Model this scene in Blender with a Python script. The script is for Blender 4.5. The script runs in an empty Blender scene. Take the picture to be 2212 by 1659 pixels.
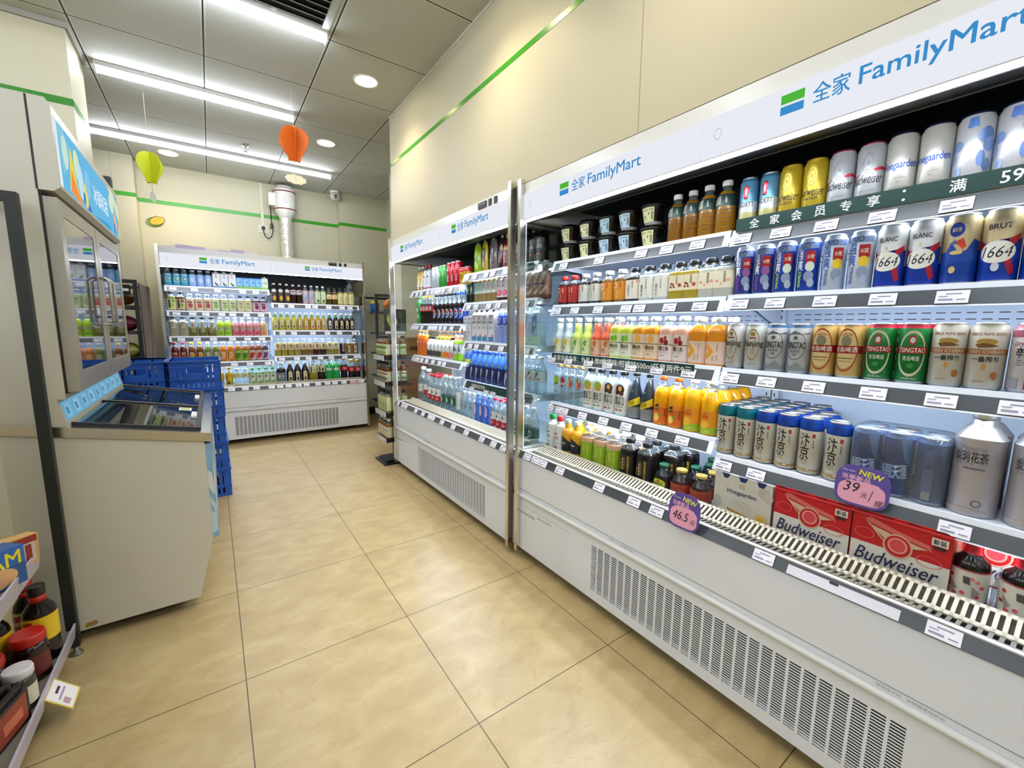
import bpy, bmesh, math, random
from mathutils import Vector, Matrix
random.seed(7)
sc = bpy.context.scene
COL = sc.collection

# ---------------------------------------------------------------- camera, world, exposure
def make_camera():
    yaw, pitch, roll = math.radians(35.18), math.radians(7.82), math.radians(0.588)
    cy, sy, cp, sp = math.cos(yaw), math.sin(yaw), math.cos(pitch), math.sin(pitch)
    f = Vector((sy*cp, cy*cp, -sp)); r = Vector((cy, -sy, 0)); u = r.cross(f)
    c, s = math.cos(roll), math.sin(roll)
    r2, u2 = c*r + s*u, -s*r + c*u
    cam = bpy.data.cameras.new('camera'); cam.sensor_width = 36; cam.lens = 36*917.7/2212
    cam.clip_start = 0.02
    o = bpy.data.objects.new('camera', cam); COL.objects.link(o)
    M = Matrix((r2, u2, -f)).transposed().to_4x4(); M.translation = (0, 0, 1.25)
    o.matrix_world = M
    sc.camera = o
make_camera()
w = bpy.data.worlds.new('world'); sc.world = w; w.use_nodes = True
w.node_tree.nodes['Background'].inputs[0].default_value = (.9, .95, 1, 1)
w.node_tree.nodes['Background'].inputs[1].default_value = 0.05
vs = sc.view_settings
vs.view_transform = 'Standard'; vs.look = 'None'; vs.gamma = 1; vs.exposure = 0.32
vs.use_curve_mapping = False
sc.cycles.max_bounces = 7; sc.cycles.diffuse_bounces = 3; sc.cycles.glossy_bounces = 4
sc.cycles.transmission_bounces = 4; sc.cycles.transparent_max_bounces = 14
sc.cycles.caustics_reflective = False; sc.cycles.caustics_refractive = False
sc.cycles.use_denoising = True; sc.cycles.sample_clamp_indirect = 4
TUBE, DOWN, LED, SIGN = 32.0, 18.0, 50.0, 0.80     # lamp strengths

# ---------------------------------------------------------------- materials
_mats = {}
def lin(h):
    v = [int(h[i:i+2], 16)/255 for i in (0, 2, 4)]
    return tuple(c/12.92 if c <= .04045 else ((c+.055)/1.055)**2.4 for c in v) + (1,)
def mat(h, rough=.45, metal=0.0, spec=.5, coat=0.0, trans=0.0):
    k = (h, rough, metal, spec, coat, trans)
    if k in _mats: return _mats[k]
    m = bpy.data.materials.new('paint_'+h); m.use_nodes = True
    b = m.node_tree.nodes['Principled BSDF']
    b.inputs['Base Color'].default_value = lin(h); b.inputs['Roughness'].default_value = rough
    b.inputs['Metallic'].default_value = metal; b.inputs['Specular IOR Level'].default_value = spec
    b.inputs['Coat Weight'].default_value = coat
    _mats[k] = m
    return m
def emit(h, s):
    k = ('e', h, s)
    if k in _mats: return _mats[k]
    m = bpy.data.materials.new('lamp_'+h); m.use_nodes = True
    nt = m.node_tree; nt.nodes.clear()
    e = nt.nodes.new('ShaderNodeEmission'); o = nt.nodes.new('ShaderNodeOutputMaterial')
    e.inputs[0].default_value = lin(h); e.inputs[1].default_value = s
    nt.links.new(e.outputs[0], o.inputs[0]); _mats[k] = m
    return m
def glass(name, tint, f0=.04, body=None, bodyf=0.0):
    """thin clear sheet: Fresnel mix of see-through and mirror, same from both sides, with an optional tinted body"""
    k = ('g', name)
    if k in _mats: return _mats[k]
    m = bpy.data.materials.new(name); m.use_nodes = True
    nt = m.node_tree; N = nt.nodes; L = nt.links; N.clear()
    g = N.new('ShaderNodeNewGeometry'); d = N.new('ShaderNodeVectorMath'); d.operation = 'DOT_PRODUCT'
    L.new(g.outputs['Incoming'], d.inputs[0]); L.new(g.outputs['Normal'], d.inputs[1])
    def mth(op, a, b=None):
        n = N.new('ShaderNodeMath'); n.operation = op
        for i, x in enumerate((a, b)):
            if x is None: continue
            if isinstance(x, (int, float)): n.inputs[i].default_value = x
            else: L.new(x, n.inputs[i])
        return n.outputs[0]
    p = mth('POWER', mth('SUBTRACT', 1.0, mth('ABSOLUTE', d.outputs['Value'])), 5)
    fac = mth('ADD', mth('MULTIPLY', p, 1-f0), f0)
    t = N.new('ShaderNodeBsdfTransparent'); t.inputs[0].default_value = lin(tint)
    gl = N.new('ShaderNodeBsdfGlossy'); gl.inputs['Roughness'].default_value = .03
    base = t.outputs[0]
    if body:
        df = N.new('ShaderNodeBsdfDiffuse'); df.inputs[0].default_value = lin(body)
        mx0 = N.new('ShaderNodeMixShader'); mx0.inputs[0].default_value = bodyf
        L.new(t.outputs[0], mx0.inputs[1]); L.new(df.outputs[0], mx0.inputs[2]); base = mx0.outputs[0]
    mx = N.new('ShaderNodeMixShader'); o = N.new('ShaderNodeOutputMaterial')
    L.new(fac, mx.inputs[0]); L.new(base, mx.inputs[1]); L.new(gl.outputs[0], mx.inputs[2])
    L.new(mx.outputs[0], o.inputs[0]); _mats[k] = m
    return m
def liq(h): return mat(h, .18, 0, .5)
def can(h): return mat(h, .30, .35, .5)
WHITE = mat('f0f1f2', .35); PANEL = mat('e8edf6', .4); GREYP = mat('bcbcb4', .35, .2)
CHROME = mat('e6e2d8', .22, 1); ALU = mat('c8c8c8', .28, .9); STEEL = mat('8f8d86', .35, .8)
BLACK = mat('0c0d0d', .45); DARK = mat('151d20', .6); RAIL = mat('3c4145', .3); RAILW = mat('dfe4ee', .3)
TAG = mat('eceaf2', .4); TAGTXT = mat('8a8aa0', .6); INNER = mat('c3d3e6', .45); SHELF = mat('d3dcea', .35)
PANE = glass('cooler_glass', 'f7fbfa', .06); CLEAR = glass('clear_plastic', 'eaf3f4', .06, 'd8e6ea', .13)
LID = glass('lid_glass', 'c3cfd6', .08); DOORG = glass('door_glass', '8fa0a6', .45)
FILM = glass('film', 'dce8f2', .10, 'c8d8e8', .10)
BLUECLR = glass('blue_clear', 'a9c8ee', .06, '6f9fe0', .22)

def tex_mat(name, fn):
    m = bpy.data.materials.new(name); m.use_nodes = True
    nt = m.node_tree; b = nt.nodes['Principled BSDF']
    class X: pass
    x = X(); x.N = nt.nodes; x.L = nt.links; x.b = b
    x.co = nt.nodes.new('ShaderNodeNewGeometry').outputs['Position']
    sp = nt.nodes.new('ShaderNodeSeparateXYZ'); x.L.new(x.co, sp.inputs[0]); x.X, x.Y, x.Z = sp.outputs
    def mth(op, a, c=None, cl=False):
        n = nt.nodes.new('ShaderNodeMath'); n.operation = op; n.use_clamp = cl
        for i, v in enumerate((a, c)):
            if v is None: continue
            if isinstance(v, (int, float)): n.inputs[i].default_value = v
            else: x.L.new(v, n.inputs[i])
        return n.outputs[0]
    x.m = mth
    def mix(f, a, c):
        n = nt.nodes.new('ShaderNodeMix'); n.data_type = 'RGBA'
        for i, v in ((0, f), (6, a), (7, c)):
            if isinstance(v, str): n.inputs[i].default_value = lin(v)
            elif isinstance(v, (int, float)): n.inputs[i].default_value = v
            else: x.L.new(v, n.inputs[i])
        return n.outputs[2]
    x.mix = mix
    def noise(scale, detail=4, vec=None, stretch=None, dist=0):
        n = nt.nodes.new('ShaderNodeTexNoise'); n.inputs['Scale'].default_value = scale
        n.inputs['Detail'].default_value = detail; n.inputs['Distortion'].default_value = dist
        v = vec or x.co
        if stretch:
            mp = nt.nodes.new('ShaderNodeMapping'); x.L.new(v, mp.inputs[0])
            mp.inputs['Scale'].default_value = stretch[:3]; mp.inputs['Rotation'].default_value = (0, 0, stretch[3]); v = mp.outputs[0]
        x.L.new(v, n.inputs['Vector']); return n.outputs['Fac']
    x.noise = noise
    def ramp(f, *st):
        n = nt.nodes.new('ShaderNodeValToRGB'); x.L.new(f, n.inputs[0])
        e = n.color_ramp.elements
        while len(e) < len(st): e.new(.5)
        for el, (p, h) in zip(e, st): el.position = p; el.color = lin(h)
        return n.outputs[0]
    x.ramp = ramp
    def grid(v, off, pitch):          # distance to the nearest grid line
        q = mth('FRACT', mth('DIVIDE', mth('SUBTRACT', v, off - 20*pitch), pitch))
        return mth('MULTIPLY', mth('SUBTRACT', .5, mth('ABSOLUTE', mth('SUBTRACT', q, .5))), pitch)
    x.grid = grid
    fn(x)
    return m
def floor_fn(x):
    a = x.noise(6.5, 10, stretch=(1, 1.6, 1, .6), dist=.6)
    v = x.noise(7.0, 9, stretch=(1, 1.9, 1, .6), dist=1.2)
    base = x.ramp(a, (.25, 'a08a60'), (.5, 'ab966a'), (.75, 'b5a278'))
    vein = x.m('MULTIPLY', x.m('LESS_THAN', x.m('ABSOLUTE', x.m('SUBTRACT', v, .5)), .007), .34)
    c = x.mix(vein, base, '9a7c4a')
    d = x.m('MINIMUM', x.grid(x.X, .0155, .592), x.grid(x.Y, 1.6325, .608))
    g = x.m('LESS_THAN', d, .0017)
    c = x.mix(g, c, '4a3d26')
    x.L.new(c, x.b.inputs['Base Color']); x.b.inputs['Roughness'].default_value = .32
    x.b.inputs['Specular IOR Level'].default_value = .45
def ceil_fn(x):
    n1 = x.noise(230, 2); n2 = x.noise(60, 2)
    base = x.mix(x.m('GREATER_THAN', n1, .64), 'c4c5bc', 'a4a59c')
    base = x.mix(x.m('MULTIPLY', n2, .3), base, 'b8b9ae')
    d = x.m('MINIMUM', x.grid(x.X, 1.302, .6095), x.grid(x.Y, 2.254, .625))
    c = x.mix(x.m('LESS_THAN', d, .013), base, 'cfd0c6')
    c = x.mix(x.m('LESS_THAN', d, .0038), c, '15151c')
    x.L.new(c, x.b.inputs['Base Color']); x.b.inputs['Roughness'].default_value = .85
def wall_fn(x):
    n = x.noise(1.2, 3)
    x.L.new(x.mix(n, 'c2bb9d', 'c9c3a7'), x.b.inputs['Base Color']); x.b.inputs['Roughness'].default_value = .5
FLOOR = tex_mat('floor_tile', floor_fn); CEIL = tex_mat('ceiling_tile', ceil_fn); WALL = tex_mat('wall_paint', wall_fn)
GREEN = mat('3f9a24', .25)

# ---------------------------------------------------------------- mesh helpers
class MB:
    def __init__(s): s.v = []; s.f = []; s.m = []; s.sm = []; s.mats = []
    def mi(s, m):
        if m not in s.mats: s.mats.append(m)
        return s.mats.index(m)
    def add(s, vs, fs, m, smooth=False):
        o = len(s.v); s.v += [tuple(v) for v in vs]; i = s.mi(m)
        for f in fs: s.f.append([o+k for k in f]); s.m.append(i); s.sm.append(smooth)
    def box(s, x0, x1, y0, y1, z0, z1, m):
        s.add([(x, y, z) for z in (z0, z1) for y in (y0, y1) for x in (x0, x1)],
              [(0, 2, 3, 1), (4, 5, 7, 6), (0, 1, 5, 4), (2, 6, 7, 3), (0, 4, 6, 2), (1, 3, 7, 5)], m)
        return s
    def prism(s, poly, a0, a1, m, axis='x', smooth=False):
        """polygon extruded along an axis; polygon coordinates are the other two axes in order"""
        n = len(poly)
        def P(p, a):
            return {'x': (a, p[0], p[1]), 'y': (p[0], a, p[1]), 'z': (p[0], p[1], a)}[axis]
        vs = [P(p, a0) for p in poly] + [P(p, a1) for p in poly]
        s.add(vs, [(i, (i+1) % n, n+(i+1) % n, n+i) for i in range(n)], m, smooth)
        s.add(vs, [list(range(n))[::-1], list(range(n, 2*n))], m)
        return s
    def lathe(s, prof, m, n=20, ex=2, c=(0, 0, 0), sx=1, sy=1, caps=True):
        """prof: (r, z) or (r, z, material for the band that ends here)"""
        rings = []; o = len(s.v)
        for p in prof:
            for k in range(n):
                a = 2*math.pi*k/n; ca, sa = math.sin(a), -math.cos(a)
                q = p[0] if ex == 2 else p[0]*(abs(ca)**ex+abs(sa)**ex)**(-1/ex)
                s.v.append((c[0]+q*ca*sx, c[1]+q*sa*sy, c[2]+p[1]))
        for j in range(1, len(prof)):
            mm = prof[j][2] if len(prof[j]) > 2 and prof[j][2] else m
            i = s.mi(mm)
            for k in range(n):
                k2 = (k+1) % n
                s.f.append([o+(j-1)*n+k, o+(j-1)*n+k2, o+j*n+k2, o+j*n+k]); s.m.append(i); s.sm.append(True)
        if caps:
            i = s.mi(m); s.f.append([o+k for k in range(n)][::-1]); s.m.append(i); s.sm.append(False)
            j = len(prof)-1; mm = prof[-1][2] if len(prof[-1]) > 2 and prof[-1][2] else m
            s.f.append([o+j*n+k for k in range(n)]); s.m.append(s.mi(mm)); s.sm.append(False)
        return s
    def tube(s, pts, r, m, n=8, closed=False):
        pts = [Vector(p) for p in pts]; rings = []; o = len(s.v); N = len(pts)
        up = Vector((0, 0, 1))
        for i, p in enumerate(pts):
            a = pts[(i-1) % N] if (closed or i > 0) else p; b = pts[(i+1) % N] if (closed or i < N-1) else p
            t = (b-a).normalized(); q = up if abs(t.dot(up)) < .95 else Vector((1, 0, 0))
            e1 = t.cross(q).normalized(); e2 = t.cross(e1)
            for k in range(n):
                th = 2*math.pi*k/n; s.v.append(tuple(p + r*(math.cos(th)*e1+math.sin(th)*e2)))
        i = s.mi(m)
        for j in range(N if closed else N-1):
            for k in range(n):
                j2 = (j+1) % N; k2 = (k+1) % n
                s.f.append([o+j*n+k, o+j*n+k2, o+j2*n+k2, o+j2*n+k]); s.m.append(i); s.sm.append(True)
        if not closed:
            s.f.append([o+k for k in range(n)]); s.m.append(i); s.sm.append(False)
            s.f.append([o+(N-1)*n+k for k in range(n)]); s.m.append(i); s.sm.append(False)
        return s
    def mesh(s, name):
        me = bpy.data.meshes.new(name); me.from_pydata(s.v, [], s.f)
        for m in s.mats: me.materials.append(m)
        me.polygons.foreach_set('material_index', s.m); me.polygons.foreach_set('use_smooth', s.sm)
        me.update(); return me
def link(name, me, parent=None, loc=(0, 0, 0), rz=0, **kw):
    o = bpy.data.objects.new(name, me); COL.objects.link(o)
    o.location = loc; o.rotation_euler = (0, 0, rz)
    if parent: o.parent = parent
    for k, v in kw.items():
        if v: o[k] = v
    return o
def thing(name, label, cat, loc=(0, 0, 0), rz=0, group=None):
    return link(name, None, None, loc, rz, label=label, category=cat, group=group)
def struct(name, mb, label=None):
    return link(name, mb.mesh(name), None, kind='structure', label=label or name.replace('_', ' '), category=name.split('_')[0])

# ---------------------------------------------------------------- flat artwork laid onto surfaces
_txt = {}
def text_geo(body, bold=0.0, shear=0.0, lead=1.0):
    k = (body, bold, shear, lead)
    if k in _txt: return _txt[k]
    cu = bpy.data.curves.new('lettering', 'FONT'); cu.body = body; cu.shear = shear
    cu.space_line = lead; cu.align_x = 'CENTER'; cu.resolution_u = 2
    o = bpy.data.objects.new('lettering', cu); COL.objects.link(o)
    bpy.context.view_layer.update()
    me = bpy.data.meshes.new_from_object(o.evaluated_get(bpy.context.evaluated_depsgraph_get()))
    V = [(v.co.x, v.co.y) for v in me.vertices]; F = [list(p.vertices) for p in me.polygons]
    bpy.data.objects.remove(o); bpy.data.curves.remove(cu); bpy.data.meshes.remove(me)
    x0 = min(v[0] for v in V); x1 = max(v[0] for v in V); y0 = min(v[1] for v in V); y1 = max(v[1] for v in V)
    V = [((v[0]-x0)/(x1-x0)-.5, (v[1]-y0)/(y1-y0)-.5) for v in V]
    _txt[k] = (V, F, (x1-x0)/(y1-y0))
    return _txt[k]
def shape2d(it, us=1.0, ut=1.0):
    """artwork item -> (verts, faces). us, ut: metres per unit in s and t"""
    k = it[0]
    if k == 'r':
        _, a, b, c, d = it[:5]; return [(a*us, c*ut), (b*us, c*ut), (b*us, d*ut), (a*us, d*ut)], [[0, 1, 2, 3]]
    if k == 'e':
        _, a, c, ra, rc = it[:5]; n = 20
        return [((a+ra*math.cos(2*math.pi*i/n))*us, (c+rc*math.sin(2*math.pi*i/n))*ut) for i in range(n)], [list(range(n))]
    if k == 'o':                       # ring
        _, a, c, ra, rc, q = it[:6]; n = 24
        V = [((a+ra*f*math.cos(2*math.pi*i/n))*us, (c+rc*f*math.sin(2*math.pi*i/n))*ut) for f in (q, 1) for i in range(n)]
        return V, [[i, (i+1) % n, n+(i+1) % n, n+i] for i in range(n)]
    if k == 'p':
        return [(a*us, c*ut) for a, c in it[1]], [list(range(len(it[1])))]
    if k == 't':                       # text: body, centre s, centre t, width, height (either may be 0), opts
        _, body, a, c, wd, ht = it[:6]; op = it[7] if len(it) > 7 else {}
        V, F, asp = text_geo(body, op.get('b', .0), op.get('sh', 0), op.get('ld', 1.0))
        wd *= us; ht *= ut
        if not wd: wd = ht*asp
        if not ht: ht = wd/asp
        an = op.get('rot', 0)
        if an:
            ca, sa = math.cos(an), math.sin(an)
            return [(a*us+ca*x*wd-sa*y*ht, c*ut+sa*x*wd+ca*y*ht) for x, y in V], F
        return [(a*us+x*wd, c*ut+y*ht) for x, y in V], F
def art(mb, items, fn, us=1.0, ut=1.0, ds=None, dt=None, mk=None):
    mk = mk or (lambda h: mat(h, .4))
    seq = []
    for L, it in enumerate(items):
        V, F = shape2d(it, us, ut)
        bd = it[7].get('b', 0) if it[0] == 't' and len(it) > 7 else 0
        if bd:                         # heavier strokes: the glyphs laid down four times, slightly apart
            q = min(bd, .05)*.5*min(max(v[k_] for v in V)-min(v[k_] for v in V) for k_ in (0, 1))/(1 if it[7].get('rot') else max(1, it[1].count('\n')+1))
            for n_, (dx, dy) in enumerate(((-1, -.8), (1, -.8), (-1, .8), (1, .8))): seq.append((L+.18*n_, it, [(a+dx*q, c+dy*q) for a, c in V], F))
        else: seq.append((L, it, V, F))
    for L, it, V, F in seq:
        h = it[6] if it[0] == 't' else it[-1]
        m = h if not isinstance(h, str) else mk(h)
        bm = bmesh.new(); bv = [bm.verts.new((a, b, 0)) for a, b in V]
        for f in F:
            try: bm.faces.new([bv[i] for i in f])
            except ValueError: pass
        big = [f for f in bm.faces if len(f.verts) > 4]
        if big and ds: bmesh.ops.triangulate(bm, faces=big)
        for ax, st in ((0, ds), (1, dt)):
            if not st: continue
            lo = min(v[ax] for v in V); hi = max(v[ax] for v in V); q = math.floor(lo/st)+1
            while q*st < hi-1e-6:
                co = [0, 0, 0]; no = [0, 0, 0]; co[ax] = q*st; no[ax] = 1
                bmesh.ops.bisect_plane(bm, geom=bm.verts[:]+bm.edges[:]+bm.faces[:], dist=1e-6, plane_co=co, plane_no=no)
                q += 1
        bm.verts.index_update()
        mb.add([fn(v.co.x, v.co.y, .0003+.00016*L) for v in bm.verts], [[v.index for v in f.verts] for f in bm.faces], m, bool(ds))
        bm.free()
def plane_fn(o, es, et, en):
    o, es, et, en = Vector(o), Vector(es), Vector(et), Vector(en)
    return lambda s, t, k: o + es*s + et*t + en*k
# ---------------------------------------------------------------- room shell
H = 2.905
def room():
    struct('floor', MB().box(-4.2, 2.4, -3.2, 6.3, -.1, 0, FLOOR), 'beige marble-look tiled floor with thin dark joints')
    struct('ceiling', MB().box(-4.2, 2.4, -3.2, 6.3, H, H+.1, CEIL), 'grey mineral-tile ceiling with dark joints')
    b = MB().box(1.302, 2.4, -3.2, 3.615, 1.939, H, WALL)
    b.box(1.3005, 1.302, -3.2, 3.615, 2.53, 2.556, GREEN); b.box(1.3012, 1.302, 1.079, 1.082, 1.945, H, mat('a39c80', .7))
    b.box(1.297, 1.302, -3.2, 3.615, H-.012, H, mat('d5d3c4'))
    struct('wall_right', b, 'cream wall panel above the coolers with a green stripe')
    struct('wall_far_right', MB().box(2.06, 2.4, -3.2, 6.3, 0, H, WALL).box(2.05, 2.06, 3.6, 6.0, 0, .1, BLACK), 'cream wall behind the coolers')
    b = MB().box(-4.2, 2.4, 6.10, 6.3, 0, H, WALL).box(-.53, 1.455, 6.098, 6.10, 2.505, 2.545, GREEN)
    b.box(-.53, 1.455, 6.09, 6.10, 0, .1, BLACK)
    struct('wall_back', b, 'cream back wall with a green stripe')
    b = MB().box(1.455, 2.06, 5.94, 6.10, 0, H, WALL).box(1.4535, 1.455, 5.939, 6.10, 2.505, 2.545, GREEN)
    b.box(1.4535, 2.06, 5.9385, 5.94, 2.505, 2.545, GREEN).box(1.455, 2.06, 5.927, 5.94, 0, .1, BLACK)
    struct('column_back_right', b, 'shallow cream column right of the back-wall cooler')
    b = MB().box(-1.6, -.53, 5.915, 6.10, 0, H, WALL).box(-1.6, -.5285, 5.9135, 5.915, 2.505, 2.545, GREEN)
    b.box(-.53, -.5285, 5.9135, 6.10, 2.505, 2.545, GREEN).box(-.702, -.699, 5.9142, 5.915, 0, H, mat('a39c80', .7))
    struct('column_back_left', b, 'shallow cream column left of the back-wall cooler')
    b = MB().box(-1.7, -.556, 3.61, 4.02, 0, H, WALL).box(-1.7, -.5545, 3.6085, 3.61, 2.47, 2.51, mat('2f7d1c', .3))  # front face of the stripe in darker green, shade put into the colour
    b.box(-.556, -.5545, 3.6085, 4.02, 2.47, 2.51, GREEN).box(-1.7, -.54, 3.595, 4.03, H-.03, H, mat('9a9890', .6))
    struct('column_left', b, 'cream square column with a green stripe behind the ice-cream freezer')
    struct('wall_left', MB().box(-4.4, -4.2, -3.2, 6.3, 0, H, WALL))
    struct('wall_front', MB().box(-4.2, 2.4, -3.4, -3.2, 0, H, WALL))
    struct('column_stock', MB().box(1.745, 2.04, 4.6, 4.9, 0, H, mat('d9d5c2', .6)), 'pale square column behind the middle cooler')
room()

def tube_light(x0, x1, y, label, q=1.0):
    t = thing('tube_lamp', label, 'lamp', ((x0+x1)/2, y, H), 0, 'linear ceiling lamps')
    h = (x1-x0)/2
    b = MB().box(-h, h, -.026, .026, -.03, -.002, mat('d8d8d4', .4)); link('housing', b.mesh('housing'), t)
    b = MB().lathe([(.026, -h+.004), (.026, h-.004)], emit('eaf2ff', TUBE*q), 12)
    b.v = [(v[2], v[0], v[1]*1.0-.040) for v in b.v]
    b.v = [(x, y_, max(z, -.072) if z > -.1 else z) for x, y_, z in b.v]
    link('diffuser', b.mesh('diffuser'), t)
    for s in (-1, 1): link('end_cap', MB().box(s*h-.004, s*h+.004, -.027, .027, -.068, -.002, WHITE).mesh('end_cap'), t)
    for s in (-.55, .55): link('hanger_clip', MB().box(s*h-.012, s*h+.012, -.031, .031, -.012, 0, mat('e8e8e8')).mesh('clip'), t)
tube_light(-.52, .655, 2.805, 'white linear ceiling lamp nearest the air vent, brightest of the three')
tube_light(-.49, .655, 3.985, 'white linear ceiling lamp in the middle, beside the orange paper balloon')
tube_light(-.72, 1.20, 5.237, 'longest white linear ceiling lamp, farthest, near the back-wall cooler')
for y in (1.55, .2, -1.2, -2.5):
    tube_light(-.52, .655, y, 'white linear ceiling lamp further forward in the shop')
for y in (2.7, 1.5, .4, -.8, -1.9):
    tube_light(-2.6, -1.4, y, 'unseen linear ceiling lamp added over the left aisle to brighten the coolers', 1.8)  # out-of-view lamps, added and boosted to brighten the cooler fronts

def downlight(x, y, label):
    t = thing('downlight', label, 'lamp', (x, y, H), 0, 'round recessed ceiling lights')
    link('trim_ring', MB().lathe([(.085, 0), (.085, -.006), (.072, -.006), (.072, 0)], mat('e6e0d2', .5), 28, caps=False).mesh('ring'), t)
    link('light_disc', MB().lathe([(.074, -.004), (.073, -.005)], emit('ffe6b4', DOWN), 28).mesh('disc'), t)
    l = bpy.data.lights.new('downlight_glow', 'SPOT'); l.energy = 24; l.color = (1, .84, .58); l.spot_size = 2.3; l.spot_blend = .9; l.shadow_soft_size = .06
    o = bpy.data.objects.new('downlight_glow', l); COL.objects.link(o); o.parent = t; o.location = (0, 0, -.03)
downlight(.99, 3.18, 'nearest round warm ceiling light, by the cream bulkhead')
downlight(.992, 4.425, 'round warm ceiling light right of the orange balloon')
downlight(-.225, 5.62, 'round ceiling light partly behind the last tube lamp, above the lime balloon')
downlight(.97, 1.9, 'round warm ceiling light over the near cooler')
downlight(.97, .7, 'round warm ceiling light over the near cooler')

def vent():
    t = thing('air_vent', 'aluminium louvred ceiling air vent beside the nearest tube lamp', 'vent', (.365, 2.52, H))
    b = MB()
    for a in ((-.3, -.262), (.262, .3)): b.box(a[0], a[1], -.3, .3, -.012, 0, mat('b9bdb9', .4)); b.box(-.262, .262, a[0], a[1], -.012, 0, mat('b9bdb9', .4))
    link('frame', b.mesh('frame'), t)
    link('backing', MB().box(-.262, .262, -.262, .262, -.002, -.001, DARK).mesh('backing'), t)
    for k in range(10):
        y = -.235+k*.0522
        b = MB().prism([(y-.015, -.020), (y-.013, -.022), (y+.011, -.004), (y+.009, -.002)], -.262, .262, mat('c3c6c0', .4), 'x')
        link('slat', b.mesh('slat'), t)
vent()
def sprinkler():
    t = thing('sprinkler', 'small chrome fire sprinkler head hanging from the ceiling', 'sprinkler', (.386, 4.95, H))
    link('escutcheon', MB().lathe([(.028, 0), (.03, -.006), (.012, -.012)], CHROME, 16).mesh('plate'), t)
    link('head', MB().lathe([(.008, -.01), (.008, -.03), (.005, -.04), (.005, -.048), (.016, -.05), (.016, -.054)], CHROME, 12).mesh('head'), t)
sprinkler()

# ---------------------------------------------------------------- things on the back wall and in the air
def balloon(x, y, zc, R, hexc, fins, label, rz, string_to, cloud):
    t = thing('paper_balloon', label, 'decoration', (x, y, zc), rz, 'hanging paper hot-air balloons')
    prof = []
    for k in range(25):
        a = math.pi*k/24
        prof.append((math.sin(a)*(1 if a < 1.6 else (.98-.10*(a-1.6))), math.cos(a)))
    prof = [(p[0]*R, p[1]*R*.95) for p in prof if p[1] > -.70]
    prof += [(R*.58, -R*.82), (R*.46, -R*.98), (R*.42, -R*1.12), (R*.42, -R*1.27)]
    b0 = [(0, R*.95)]+prof[1:]+[(0, -R*1.27)]
    for k in range(fins):
        b = MB(); b.prism([(p[0], p[1]) for p in b0], -.0012, .0012, mat(hexc, .6), 'y')
        a = 2*math.pi*k/fins; ca, sa = math.cos(a), math.sin(a)
        b.v = [(v[0]*ca-v[1]*sa, v[0]*sa+v[1]*ca, v[2]) for v in b.v]
        link('card_fin', b.mesh('fin'), t)
    cz = cloud[0]
    b = MB(); pts = []
    for k in range(72):
        a = 2*math.pi*k/72; q = 1+.12*abs(math.sin(a*4.5))
        pts.append((cloud[1]*q*math.cos(a), cz+cloud[2]*q*math.sin(a)))
    b.prism(pts, -.001, .001, mat(cloud[3], .7), 'y')
    ca, sa = math.cos(cloud[4]), math.sin(cloud[4]); b.v = [(v[0]*ca-v[1]*sa, v[0]*sa+v[1]*ca, v[2]) for v in b.v]
    link('card_cloud', b.mesh('cloud'), t)
    link('thread', MB().tube([(0, 0, H-zc-.001), (0, 0, string_to)], .0018, mat('e8e6e0'), 5).mesh('thread'), t)
balloon(.585, 3.6, 2.555, .106, 'e0701e', 6, 'orange paper hot-air balloon hanging near the cream bulkhead', .5, -.29, (-.262, .066, .030, 'e6d8c0', -.42))
balloon(-.285, 4.3, 2.405, .098, 'b5bb12', 4, 'lime-yellow paper hot-air balloon hanging left of the tube lamp end', .72, -.25, (-.225, .03, .036, 'c9c6b8', .35))

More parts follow.
